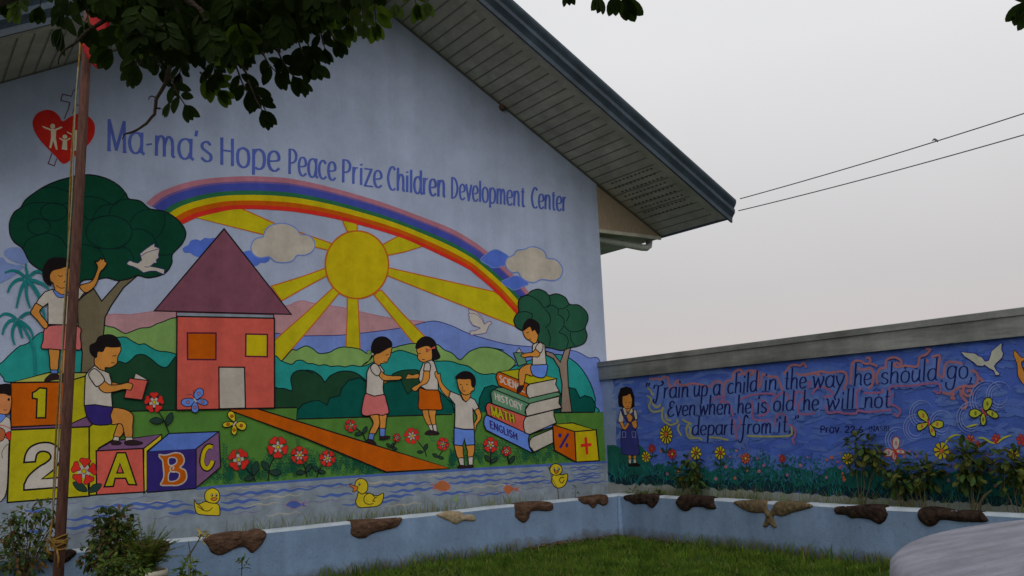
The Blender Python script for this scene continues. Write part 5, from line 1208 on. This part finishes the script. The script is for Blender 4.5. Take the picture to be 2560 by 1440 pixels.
for k in range(6):
    c = pole_at(zk + .012*k - .02); pts = []
    for i in range(17):
        a = 2*math.pi*i/16; pts.append(c + Vector((math.cos(a)*.045, math.sin(a)*.045, .020*math.sin(a+k*1.7))))
    mb.tube(pts, .0065, rope_m, 6)
c = pole_at(zk-.02)
mb.tube([c-RIGHT*.04-FWD*.03, c-RIGHT*.09+Vector((0, 0, .05)), c-RIGHT*.075-FWD*.02+Vector((0, 0, -.03)), c-RIGHT*.05+Vector((0, 0, -.06))], .008, rope_m, 6)
mb.tube([c+Vector((0, 0, .0))-FWD*.05, c-RIGHT*.06-FWD*.03+Vector((0, 0, .07)), pole_at(zk+.16)+off], .008, rope_m, 6)
mb.tube([c-FWD*.045, c+RIGHT*.02-FWD*.05+Vector((0, 0, -.07)), c+RIGHT*.015-FWD*.05+Vector((0, 0, -.13))], .007, rope_m, 6)
mb.build('halyard', pole, smooth=True)
# flag: limp red cloth with folds
red_cloth = mat('red_flag_cloth', (.34, .012, .016), rough=.75, var=.2, scale=8, trans=.25)
fl = fP("672,352 700,200 800,20 880,-60 960,-60 930,120 870,230 835,330 780,352 785,440 850,420 880,395 912,440 910,520 880,550 812,578 760,545 735,515 700,450")
flp = cat_rom(fl, True, 6)
d_fl = 6.83
uvp = [((x-230)/F_PX*d_fl, -(y-100)/F_PX*d_fl) for x, y in flp]
org = at_depth(230, 100, d_fl)
v, f = relief_geo(uvp, lambda u, w_, h: tuple(org + RIGHT*u + Vector((0, 0, 1))*w_ - FWD*(h+.025*math.sin(u*38+w_*10))), .03, .012, .03, .006, 20, .006, 3)
mb = MB(); mb.add(v, f, red_cloth); tag(mb.build('flag', smooth=True), 'limp red cloth flag hanging on the rusty pole among the leaves', 'flag')

# ------------------------------------------------------------------ cables in the sky
cab = mat('cable_grey', (.09, .09, .10), rough=.6)
def cable(p0, p1, lab, sag=.0, knot=False):
    A_ = at_depth(*p0); B_ = at_depth(*p1); pts = []
    for i in range(25):
        t = i/24*1.25-.0; p = A_.lerp(B_, t); p.z += -4*sag*min(t, 1)*(1-min(t, 1)); pts.append(p)
    mb = MB(); mb.tube(pts, .0062, cab, 6)
    if knot:
        c = at_depth(2327, 357, 0.5*(p0[2]+p1[2])+1.8)
    o = mb.build('power_cable', smooth=True); tag(o, lab, 'cable', 'cables running right from the eaves'); return pts
pc = cable((1850, 497, 11.0), (2560, 283.5, 9.0), 'upper of the two thin cables in the sky, starting at the roof tip', .02)
cable((1846, 527, 11.0), (2560, 337, 9.0), 'lower of the two thin cables in the sky, starting under the roof tip', .02)
c = min(pc, key=lambda p: abs((p-EYE).dot(RIGHT)/(p-EYE).dot(FWD)*F_PX+1280-2325))
mb = MB(); mb.tube([c+RIGHT*-.035+Vector((0, 0, .008)), c+RIGHT*-.01+Vector((0, 0, .026)), c+RIGHT*.015+Vector((0, 0, .012)), c+RIGHT*.025+Vector((0, 0, -.008))], [.004, .012, .01, .004], cab, 6)
tag(mb.build('cable_clip', smooth=True), 'tiny dark clip sitting on the upper cable', 'clip')
# ================================================================== the tree overhead and the plants
leaf_dark = mat('tree_leaf', (.017, .034, .007), rough=.55, var=.5, scale=2.6, trans=.22, spec=.03, col2=(.032, .056, .011))
leaf_pale = mat('pale_tree_leaf', (.05, .09, .008), rough=.5, var=.35, scale=6, trans=.5, spec=.15, col2=(.085, .14, .012))  # lighter, yellower and more translucent than the other leaves
bark = mat('tree_bark', (.075, .05, .035), rough=.9, var=.4, scale=12, bump=.9, bscale=60)
def leaf_shape(mb, base, d, up, L_, W_, material, curl=.12):
    """pointed oval leaf with a folded midrib"""
    d = d.normalized(); s = d.cross(up)
    s = s.normalized() if s.length > 1e-4 else Vector((1, 0, 0)); n = s.cross(d).normalized()
    v = []
    for t, w in ((0, .12), (.14, .60), (.34, .95), (.56, 1.0), (.76, .80), (.91, .46), (1.0, .04)):
        c = base + d*(L_*t) - n*(curl*L_*t*t)
        v += [c - s*(W_*.5*w) + n*(W_*.12*w), c, c + s*(W_*.5*w) + n*(W_*.12*w)]
    f = []
    for i in range(6):
        a = i*3; f += [(a, a+1, a+4, a+3), (a+1, a+2, a+5, a+4)]
    mb.add(v, f, material)
def spray(mb, p0, p1, n, L_, material, r, tw=None):
    """a compound leaf: leaflets in pairs along a drooping stalk"""
    ax = p1-p0; l = ax.length; ax = ax.normalized(); side = ax.cross(FWD)
    side = (side.normalized() if side.length > 1e-3 else RIGHT.copy())
    rot = r.uniform(-.7, .7); side = (side*math.cos(rot) + ax.cross(side)*math.sin(rot)).normalized()
    if tw is not None: mb.tube([p0, p0.lerp(p1, .5)+Vector((0, 0, -.01)), p1], [.0035, .003, .002], tw, 5, False)
    up = ax.cross(side)
    for i in range(n):
        t = .28+.72*i/max(1, n-1); b = p0.lerp(p1, t); jb = ax*r.uniform(-.008, .008)
        for sg in (-1, 1):
            d = ax*r.uniform(.6, .95) + side*sg*r.uniform(.7, 1.05) + Vector((0, 0, -.2)) + up*r.uniform(-.3, .3)
            if i == n-1: d = ax + side*sg*.35
            ll = L_*r.uniform(.82, 1.12); leaf_shape(mb, b+d.normalized()*.008, d, up, ll, ll*r.uniform(.46, .56), material, r.uniform(.02, .22))
    leaf_shape(mb, p1, ax+Vector((0, 0, -.1)), up, L_*1.05, L_*.55, material)
r = random.Random(21)
tree = tag(empty('shade_tree', (-.75, 2.7, 0)), 'dark leafy branches of a tree hanging into the top left of the photo', 'tree')
crown = MB()
# sprays that can be told apart along the lower fringe (photo pixels of stalk and tip, distance, leaflet length)
for x0, y0, x1, y1, d, L_, n, m in ((425,190,462,262,3.2,.075,4,0), (455,195,425,255,3.22,.07,3,0), (500,180,545,225,3.3,.08,4,1), (520,190,570,215,3.3,.075,3,1), (590,165,618,230,3.2,.085,4,0), (620,200,655,275,3.15,.078,4,0), (640,215,668,285,3.2,.06,3,0), (655,130,690,180,3.2,.085,4,0), (690,120,732,190,3.15,.08,4,0), (705,150,750,205,3.2,.062,3,0),
                                (745,100,765,150,3.2,.085,4,0), (765,95,790,160,3.25,.08,4,0), (800,70,812,120,3.2,.07,3,0), (820,60,838,100,3.3,.08,3,0), (845,20,850,70,3.5,.09,3,1), (870,0,872,60,3.5,.085,4,1), (905,0,908,55,3.5,.08,4,1), (935,-10,940,55,3.5,.085,4,1), (985,-40,988,10,3.5,.07,3,1), (1030,-45,1040,8,3.6,.08,3,1), (1065,-50,1068,5,3.6,.07,3,1),
                                (345,125,336,180,3.2,.075,3,0), (370,120,345,165,3.2,.08,3,0), (345,85,330,140,3.3,.075,3,0), (390,130,405,175,3.3,.085,4,0), (460,130,450,180,3.4,.085,4,0), (540,140,535,185,3.3,.08,4,0), (225,15,215,52,3.5,.07,3,1), (60,-40,45,10,3.6,.09,4,1), (110,-50,100,15,3.6,.085,3,0), (20,-40,15,5,3.6,.085,3,0), (160,-30,150,25,3.6,.08,4,0),
                                (1428,-90,1424,-30,3.4,.075,3,0), (1500,-80,1498,-12,3.3,.085,3,0), (1530,-80,1536,-12,3.3,.085,3,0), (2590,-60,2562,2,2.6,.085,3,0), (2600,-20,2575,10,2.6,.08,3,0)):
    a_ = at_depth(x0, y0, d); b_ = at_depth(x1, y1, d+r.uniform(-.05, .05))
    spray(crown, a_, b_, max(2, n-1), L_*.84, leaf_pale if m else leaf_dark, r, bark)
LIM = ((0,-10),(120,-5),(190,20),(215,35),(270,55),(290,80),(330,125),(400,150),(460,150),(520,150),(600,165),(650,150),(700,125),(760,100),(800,75),(850,50),(950,5),(1000,-20),(1100,-60),(1800,-80),(2700,-90))
lx = [p[0] for p in LIM]; ly = [p[1] for p in LIM]
cnt = 0
while cnt < 430:                                                     # the dense mass
    x = r.uniform(195, 960); lim = float(np.interp(x, lx, ly)); y = lim - 25 - abs(r.gauss(0, 95))
    if x < 318: y = min(y, 12)
    d = r.uniform(2.9, 4.4); a_ = at_depth(x+r.uniform(-25, 25), y-55, d); b_ = at_depth(x, y, d+r.uniform(-.1, .1))
    spray(crown, a_, b_, r.randint(4, 6), r.uniform(.052, .072), leaf_pale if r.random() < .12 else leaf_dark, r); cnt += 1
cnt = 0
while cnt < 520:                                                     # the rest of the crown, over and beside the view
    p = Vector((r.gauss(.7, 1.5), r.gauss(2.3, 1.3), 3.55+abs(r.gauss(0, .75))))
    v = p-EYE; dd = v.dot(FWD)
    if dd > .2:
        x = 1280+v.dot(RIGHT)/dd*F_PX; y = 720+v.dot(DOWN)/dd*F_PX
        if y > float(np.interp(x, lx, ly))-95 and -150 < x < 2750: continue
    if p.y < .1 and abs(p.x) < .4: continue
    q = p + Vector((r.uniform(-.2, .2), r.uniform(-.2, .2), -r.uniform(.1, .3))); spray(crown, p, q, r.randint(3, 4), r.uniform(.085, .12), leaf_dark, r); cnt += 1
cnt = 0
while cnt < 620:                                                     # crown behind and above the viewer, shading the table and the near lawn
    p = Vector((r.gauss(-.2, 2.4), r.gauss(-2.2, 1.7), 3.6+abs(r.gauss(0, 1.1))))
    if (p-EYE).dot(FWD) > 0: continue
    q = p + Vector((r.uniform(-.3, .3), r.uniform(-.3, .3), -r.uniform(.2, .4))); spray(crown, p, q, 3, r.uniform(.17, .24), leaf_dark, r); cnt += 1
crown.build('crown', tree)
mb = MB()
base = Vector((-.75, 2.7, -.05))
mb.tube([base, base+Vector((.02, 0, .4)), base+Vector((.06, .02, 1.4)), base+Vector((.10, .0, 2.6)), base+Vector((.2, .05, 3.6)), base+Vector((.35, .1, 4.5))], [.19, .14, .12, .105, .075, .03], bark, 12)
mb.build('trunk', tree, smooth=True)
top0 = base+Vector((.08, .0, 2.3))
def branch(pts, rad, name='branch'):
    mb = MB(); P = [Vector(p) for p in pts]; k = 6; Q = []; RR = []
    for i in range(len(P)-1):
        for j in range(k):
            t = j/k; Q.append(P[i].lerp(P[i+1], t) + Vector([mnoise.noise(Vector((i+t, c*7, len(P))))*.02 for c in range(3)])); RR.append(rad[i]+(rad[i+1]-rad[i])*t)
    Q.append(P[-1]); RR.append(rad[-1]); mb.tube(Q, RR, bark, 8); mb.build(name, tree, smooth=True)
branch([top0, at_depth(120, -60, 3.5), at_depth(420, -40, 3.5), at_depth(700, -60, 3.5), at_depth(1050, -140, 3.6)], [.07, .05, .035, .025, .012])
branch([top0+Vector((0, 0, .5)), at_depth(500, -400, 3.6), at_depth(1100, -300, 3.5), at_depth(1500, -130, 3.4)], [.06, .045, .03, .01])
branch([top0+Vector((0, 0, .8)), Vector((.3, 2.0, 4.1)), Vector((1.1, 1.5, 4.0)), at_depth(2640, -160, 2.6)], [.06, .04, .03, .01])
branch([at_depth(420, -40, 3.5), at_depth(470, 60, 3.35), at_depth(420, 185, 3.22), at_depth(390, 250, 3.2), at_depth(387, 285, 3.2), at_depth(365, 310, 3.19), at_depth(325, 332, 3.18), at_depth(306, 348, 3.18)], [.026, .011, .0075, .006, .0055, .005, .004, .0015])
branch([at_depth(391, 240, 3.2), at_depth(380, 240, 3.2), at_depth(372, 250, 3.2)], [.003, .0025, .0012])
branch([at_depth(389, 268, 3.2), at_depth(398, 270, 3.2), at_depth(406, 273, 3.2)], [.003, .0025, .0012])
branch([at_depth(330, -20, 3.5), at_depth(232, 70, 3.45), at_depth(185, 110, 3.4), at_depth(155, 130, 3.4), at_depth(146, 160, 3.4)], [.018, .007, .005, .004, .003])
branch([at_depth(420, -40, 3.5), at_depth(560, 80, 3.35), at_depth(620, 190, 3.2)], [.02, .012, .004])
branch([at_depth(700, -60, 3.5), at_depth(680, 60, 3.3), at_depth(700, 130, 3.2)], [.02, .012, .004])

# ------------------------------------------------------------------ smaller plants
def mkleaf(name, c, **k): return mat(name, c, rough=.55, var=.5, scale=14, trans=.25, spec=.12, **k)
L_green = mkleaf('green_leaf', (.035, .085, .022), col2=(.08, .14, .03)); L_olive = mkleaf('olive_leaf', (.05, .07, .014), col2=(.12, .13, .025)); L_red = mkleaf('reddish_leaf', (.13, .05, .03), col2=(.16, .10, .03))
L_yel = mkleaf('yellow_leaf', (.42, .30, .03), col2=(.5, .38, .06)); L_fern = mkleaf('fern_leaf', (.07, .12, .02), col2=(.16, .21, .035)); L_deep = mkleaf('deep_leaf', (.03, .07, .03), col2=(.07, .12, .04))
stem_m = mat('green_brown_stem', (.10, .085, .04), rough=.8, var=.3, scale=20)
pot_m = mat('pale_plastic_pot', (.44, .41, .33), rough=.6, var=.12, scale=6)
def plant(name, label, cat, base, clumps, n, leafL, mats, group=None, pot=None, stems=5, asp=.5, droop=.4, seed=0, twig=True):
    """clumps: (centre, radius) pairs in the world; leaves grow outward in each clump"""
    r = random.Random(seed+100); base = Vector(base)
    root = tag(empty(name, base), label, cat, group)
    fo = MB(); st = MB()
    zb = base.z + (pot[1] if pot else 0)
    tot = sum(c[1]**2 for c in clumps)
    for c, R in clumps:
        c = Vector(c)
        for k in range(max(1, stems)):
            e = c + Vector((r.gauss(0, 1), r.gauss(0, 1), r.gauss(0, 1))).normalized()*R*r.uniform(.2, .8)
            b0 = Vector((base.x+r.uniform(-.02, .02), base.y+r.uniform(-.02, .02), zb)); md = b0.lerp(e, .55)+Vector((r.uniform(-.04, .04), r.uniform(-.04, .04), .03))
            st.tube([b0, md, e], [.006, .004, .002], stem_m, 5, False)
        for k in range(int(n*R*R/tot)):
            u = Vector((r.gauss(0, 1), r.gauss(0, 1), r.gauss(0, 1))).normalized(); rr = R*r.random()**.45
            p = c+u*rr; d = u*r.uniform(.5, 1)+Vector((r.uniform(-.5, .5), r.uniform(-.5, .5), r.uniform(-.2, .5)-droop))
            l = leafL*r.uniform(.6, 1.25)
            if p.z < base.z+.01: continue
            leaf_shape(fo, p, d, Vector((r.uniform(-.6, .6), r.uniform(-.6, .6), 1)), l, l*asp, r.choice(mats), r.uniform(.05, .3))
    fo.build('foliage', root); st.build('stem', root, smooth=True)
    if pot:
        mb = MB(); R, h = pot
        lathe(mb, [(.001, 0), (R*.72, 0), (R*.95, h*.82), (R*1.05, h*.83), (R*1.06, h), (R*.94, h), (R*.9, h*.86), (.001, h*.85)], (base.x, base.y), pot_m, 28)
        for i in range(len(mb.v)): mb.v[i] = (mb.v[i][0], mb.v[i][1], mb.v[i][2]+base.z)
        mb.build('pot', root, smooth=True)
    return root
def low(x, d):                                                       # point of the lawn below pixel column x at distance d
    p = at_depth(x, 1400, d); return Vector((p.x, p.y, 0))
d1 = 7.85
plant('potted_shrub', 'small leaved reddish and green shrub at the bottom left corner behind the flagpole', 'shrub', low(60, d1),
      [(at_depth(30, 1330, d1), .13), (at_depth(70, 1290, d1), .10), (at_depth(110, 1275, d1+.1), .09), (at_depth(60, 1390, d1), .22), (at_depth(120, 1350, d1), .12), (at_depth(15, 1400, d1), .18), (at_depth(140, 1300, d1+.1), .06), (at_depth(25, 1290, d1), .05)], 900, .055, [L_green, L_green, L_red, L_olive, L_deep], seed=1, stems=4, pot=(.19, .34))
plant('potted_shrub', 'dense dark shrub with a rounded top in a pale pot, right of the flagpole', 'shrub', low(290, 7.9),
      [(at_depth(275, 1310, 7.9), .13), (at_depth(300, 1300, 7.9), .12), (at_depth(265, 1350, 7.9), .14), (at_depth(300, 1370, 7.9), .17), (at_depth(230, 1390, 7.95), .12), (at_depth(320, 1330, 7.9), .08), (at_depth(250, 1290, 7.9), .05)], 900, .062, [L_green, L_deep, L_deep, L_red, L_olive], seed=2, stems=4, pot=(.18, .33))
# feathery fern clump in the second pot
fr = tag(empty('potted_fern', low(365, 7.8)), 'feathery yellow green fern in a pale pot before the whitewashed wall', 'fern')
fo = MB(); rr = random.Random(5); b0 = low(365, 7.8)+Vector((0, 0, .37))
for k in range(85):
    a = rr.uniform(0, 6.28); l = rr.uniform(.20, .50); e = rr.uniform(.25, 1.0); tip = Vector((math.cos(a)*l*(1.1-e*.7), math.sin(a)*l*(1.1-e*.7), l*e*1.25))
    pts = [b0, b0+tip*.55+Vector((0, 0, .07)), b0+tip]; fo.tube(pts, [.003, .0025, .001], L_fern, 4, False)
    for i in range(3, 22):
        t = i/22; p = pts[0].lerp(pts[1], t*2) if t < .5 else pts[1].lerp(pts[2], t*2-1); ax = tip.normalized(); sd = ax.cross(Vector((0, 0, 1))).normalized()
        for sg in (-1, 1): leaf_shape(fo, p, ax*.7+sd*sg+Vector((0, 0, rr.uniform(-.4, .2))), Vector((rr.uniform(-.4, .4), rr.uniform(-.4, .4), 1)), .055*(1.15-t)*rr.uniform(.8, 1.2), .013, L_fern)
fo.build('foliage', fr)
mb = MB(); lathe(mb, [(.001, 0), (.12, 0), (.165, .35), (.18, .355), (.18, .41), (.16, .41), (.155, .37), (.001, .37)], (b0.x, b0.y), pot_m, 28); mb.build('pot', fr, smooth=True)
# young trees and herbs
def sapling(label, stem_pts, leaves, mats, L_, asp=.4, rad=.008, name='sapling', cat='sapling', group=None, n=3):
    root = tag(empty(name, stem_pts[0]), label, cat, group); mb = MB(); mb.tube(stem_pts, [rad*(1-.6*i/(len(stem_pts)-1)) for i in range(len(stem_pts))], stem_m, 6); mb.build('stem', root, smooth=True)
    fo = MB(); r = random.Random(len(label))
    for p in leaves:
        for k in range(n):
            d = Vector((r.uniform(-1, 1), r.uniform(-1, 1), r.uniform(-.5, .8))); l = L_*r.uniform(.7, 1.2); leaf_shape(fo, Vector(p), d, Vector((r.uniform(-.5, .5), r.uniform(-.5, .5), 1)), l, l*asp, r.choice(mats), .2)
    fo.build('foliage', root); return root
d2 = 7.4
sapling('thin leaning sapling with a tuft of yellow and green leaves, left of the long driftwood', [low(450, d2), at_depth(455, 1420, d2), at_depth(478, 1380, d2), at_depth(497, 1350, d2), at_depth(503, 1335, d2)],
        [at_depth(500, 1345, d2), at_depth(506, 1340, d2), at_depth(512, 1345, d2), at_depth(505, 1330, d2), at_depth(498, 1338, d2), at_depth(503, 1350, d2)], [L_yel, L_yel, L_fern], .075, .22, .010)
sapling('bare twig with two side shoots beside the leaning sapling', [low(475, d2+.1), at_depth(476, 1385, d2+.1), at_depth(472, 1360, d2+.1), at_depth(470, 1352, d2+.1)], [at_depth(475, 1384, d2+.1)], [L_deep], .03, .4, .006)
d3 = 8.2
sapling('small weed with paired leaves in front of the low wall, under the big driftwood', [low(604, d3), at_depth(604, 1425, d3), at_depth(606, 1405, d3), at_depth(612, 1390, d3)], [at_depth(597, 1400, d3), at_depth(612, 1390, d3), at_depth(606, 1402, d3), at_depth(616, 1410, d3), at_depth(611, 1420, d3)], [L_green, L_fern], .055, .4, .006, 'weed', 'weed', n=4)
for x, y, s_, lab in ((270,1412,1,'first sprig of pale green leaves, nearest the flagpole'), (330,1408,2,'bright leafy herb under the big brown lump'), (470,1425,3,'low leafy herb at the foot of the leaning sapling')):
    dd = 7.0
    plant('herb', lab, 'herb', low(x, dd), [(at_depth(x, y, dd), .09), (at_depth(x+20, y+18, dd), .07), (at_depth(x-14, y+22, dd), .08)], 150, .055, [L_fern, L_green], seed=s_+20, stems=3)
# shrubs in the right hand bed
def bed(px, py): return on_x(px, py, X_WALL-.13)
def bedbase(px): p = on_x(px, 1240, X_WALL-.13); return Vector((p.x, p.y, .489))
GB = 'shrubs in the bed under the verse'
plant('bed_shrub', 'slender young shrub with long drooping leaves behind the dark rock, under the yellow flowers', 'shrub', bedbase(1726), [(bed(1730,1155), .11), (bed(1712,1188), .10), (bed(1745,1205), .09), (bed(1740,1175), .08)], 110, .105, [L_green, L_olive, L_deep], GB, seed=31, stems=2)
for px, cl, sd, n, lab in ((2150, ((2140,1108,.10),(2165,1120,.13),(2150,1145,.14),(2185,1135,.10),(2195,1155,.08)), 32, 190, 'olive shrub with a bushy round head and a brown stem, above the long dark rock'),
                      (2255, ((2235,1180,.10),(2262,1195,.12),(2240,1205,.09),(2220,1200,.07)), 33, 110, 'low olive shrub under the orange butterfly'),
                      (2305, ((2290,1160,.11),(2315,1185,.14),(2300,1205,.10),(2335,1170,.08)), 34, 150, 'olive shrub under the large yellow painted flower'),
                      (2430, ((2400,1130,.12),(2425,1150,.15),(2440,1185,.14),(2410,1190,.11),(2455,1140,.09)), 35, 240, 'tall olive shrub with a slanting bare stem, above the last dark rock'),
                      (2545, ((2510,1150,.12),(2540,1160,.15),(2560,1200,.15),(2525,1200,.12),(2575,1170,.12)), 36, 260, 'broad dark olive shrub at the right edge of the photo')):
    plant('bed_shrub', lab, 'shrub', bedbase(px), [(bed(a, b_), c_) for a, b_, c_ in cl], int(n*.85), .085, [L_olive, L_olive, L_green, L_deep], GB, seed=sd, stems=1)
mb = MB(); mb.tube([bedbase(2440), bed(2450,1258), bed(2462,1238), bed(2480,1225)], [.016, .014, .012, .006], stem_m, 7)
stick = tag(mb.build('bare_stem', smooth=True), 'bare slanting brown stem standing in the bed near the last dark rock', 'stem')
dd = 9.5
sapling('thin dry stick in front of the small right hand duck', [on_y(1396, 1250, 9.45), on_y(1395, 1225, 9.45), on_y(1380, 1195, 9.45), on_y(1372, 1170, 9.45), on_y(1367, 1163, 9.45)], [on_y(1368, 1164, 9.45), on_y(1374, 1172, 9.45)], [L_deep, L_red], .05, .3, .006, 'dry_stick', 'stick')
sapling('little weed on the bed between the stick and the corner', [on_y(1438, 1246, 9.45), on_y(1438, 1230, 9.45), on_y(1440, 1215, 9.45)], [on_y(1440, 1218, 9.45), on_y(1445, 1228, 9.45), on_y(1432, 1232, 9.45)], [L_deep], .06, .2, .005, 'weed', 'weed', n=4)
plant('creeper', 'low green creeper in the corner of the bed', 'creeper', (8.33, 9.42, .489), [((8.36, 9.1, .54), .09), ((8.36, 8.85, .53), .08), ((8.36, 8.6, .54), .08)], 130, .06, [L_olive, L_fern], seed=41, stems=2)

# broad leaved weeds in the lawn
mb = MB(); r = random.Random(77)
for i in range(750):
    x, y = r.uniform(1.5, XP-.1), r.uniform(5.8, YP-.12)
    if mnoise.noise(Vector((x*.9+9, y*.9, 3))) < .0: continue
    for k in range(r.randint(3, 5)):
        a = r.uniform(0, 6.28); leaf_shape(mb, Vector((x, y, .015)), Vector((math.cos(a), math.sin(a), r.uniform(.3, 1.1))), Vector((0, 0, 1)), r.uniform(.03, .06), r.uniform(.016, .03), r.choice((L_fern, L_green, L_fern)))
tag(mb.build('lawn_weeds'), 'small broad leaved weeds mixed into the lawn', 'weeds', kind='stuff')
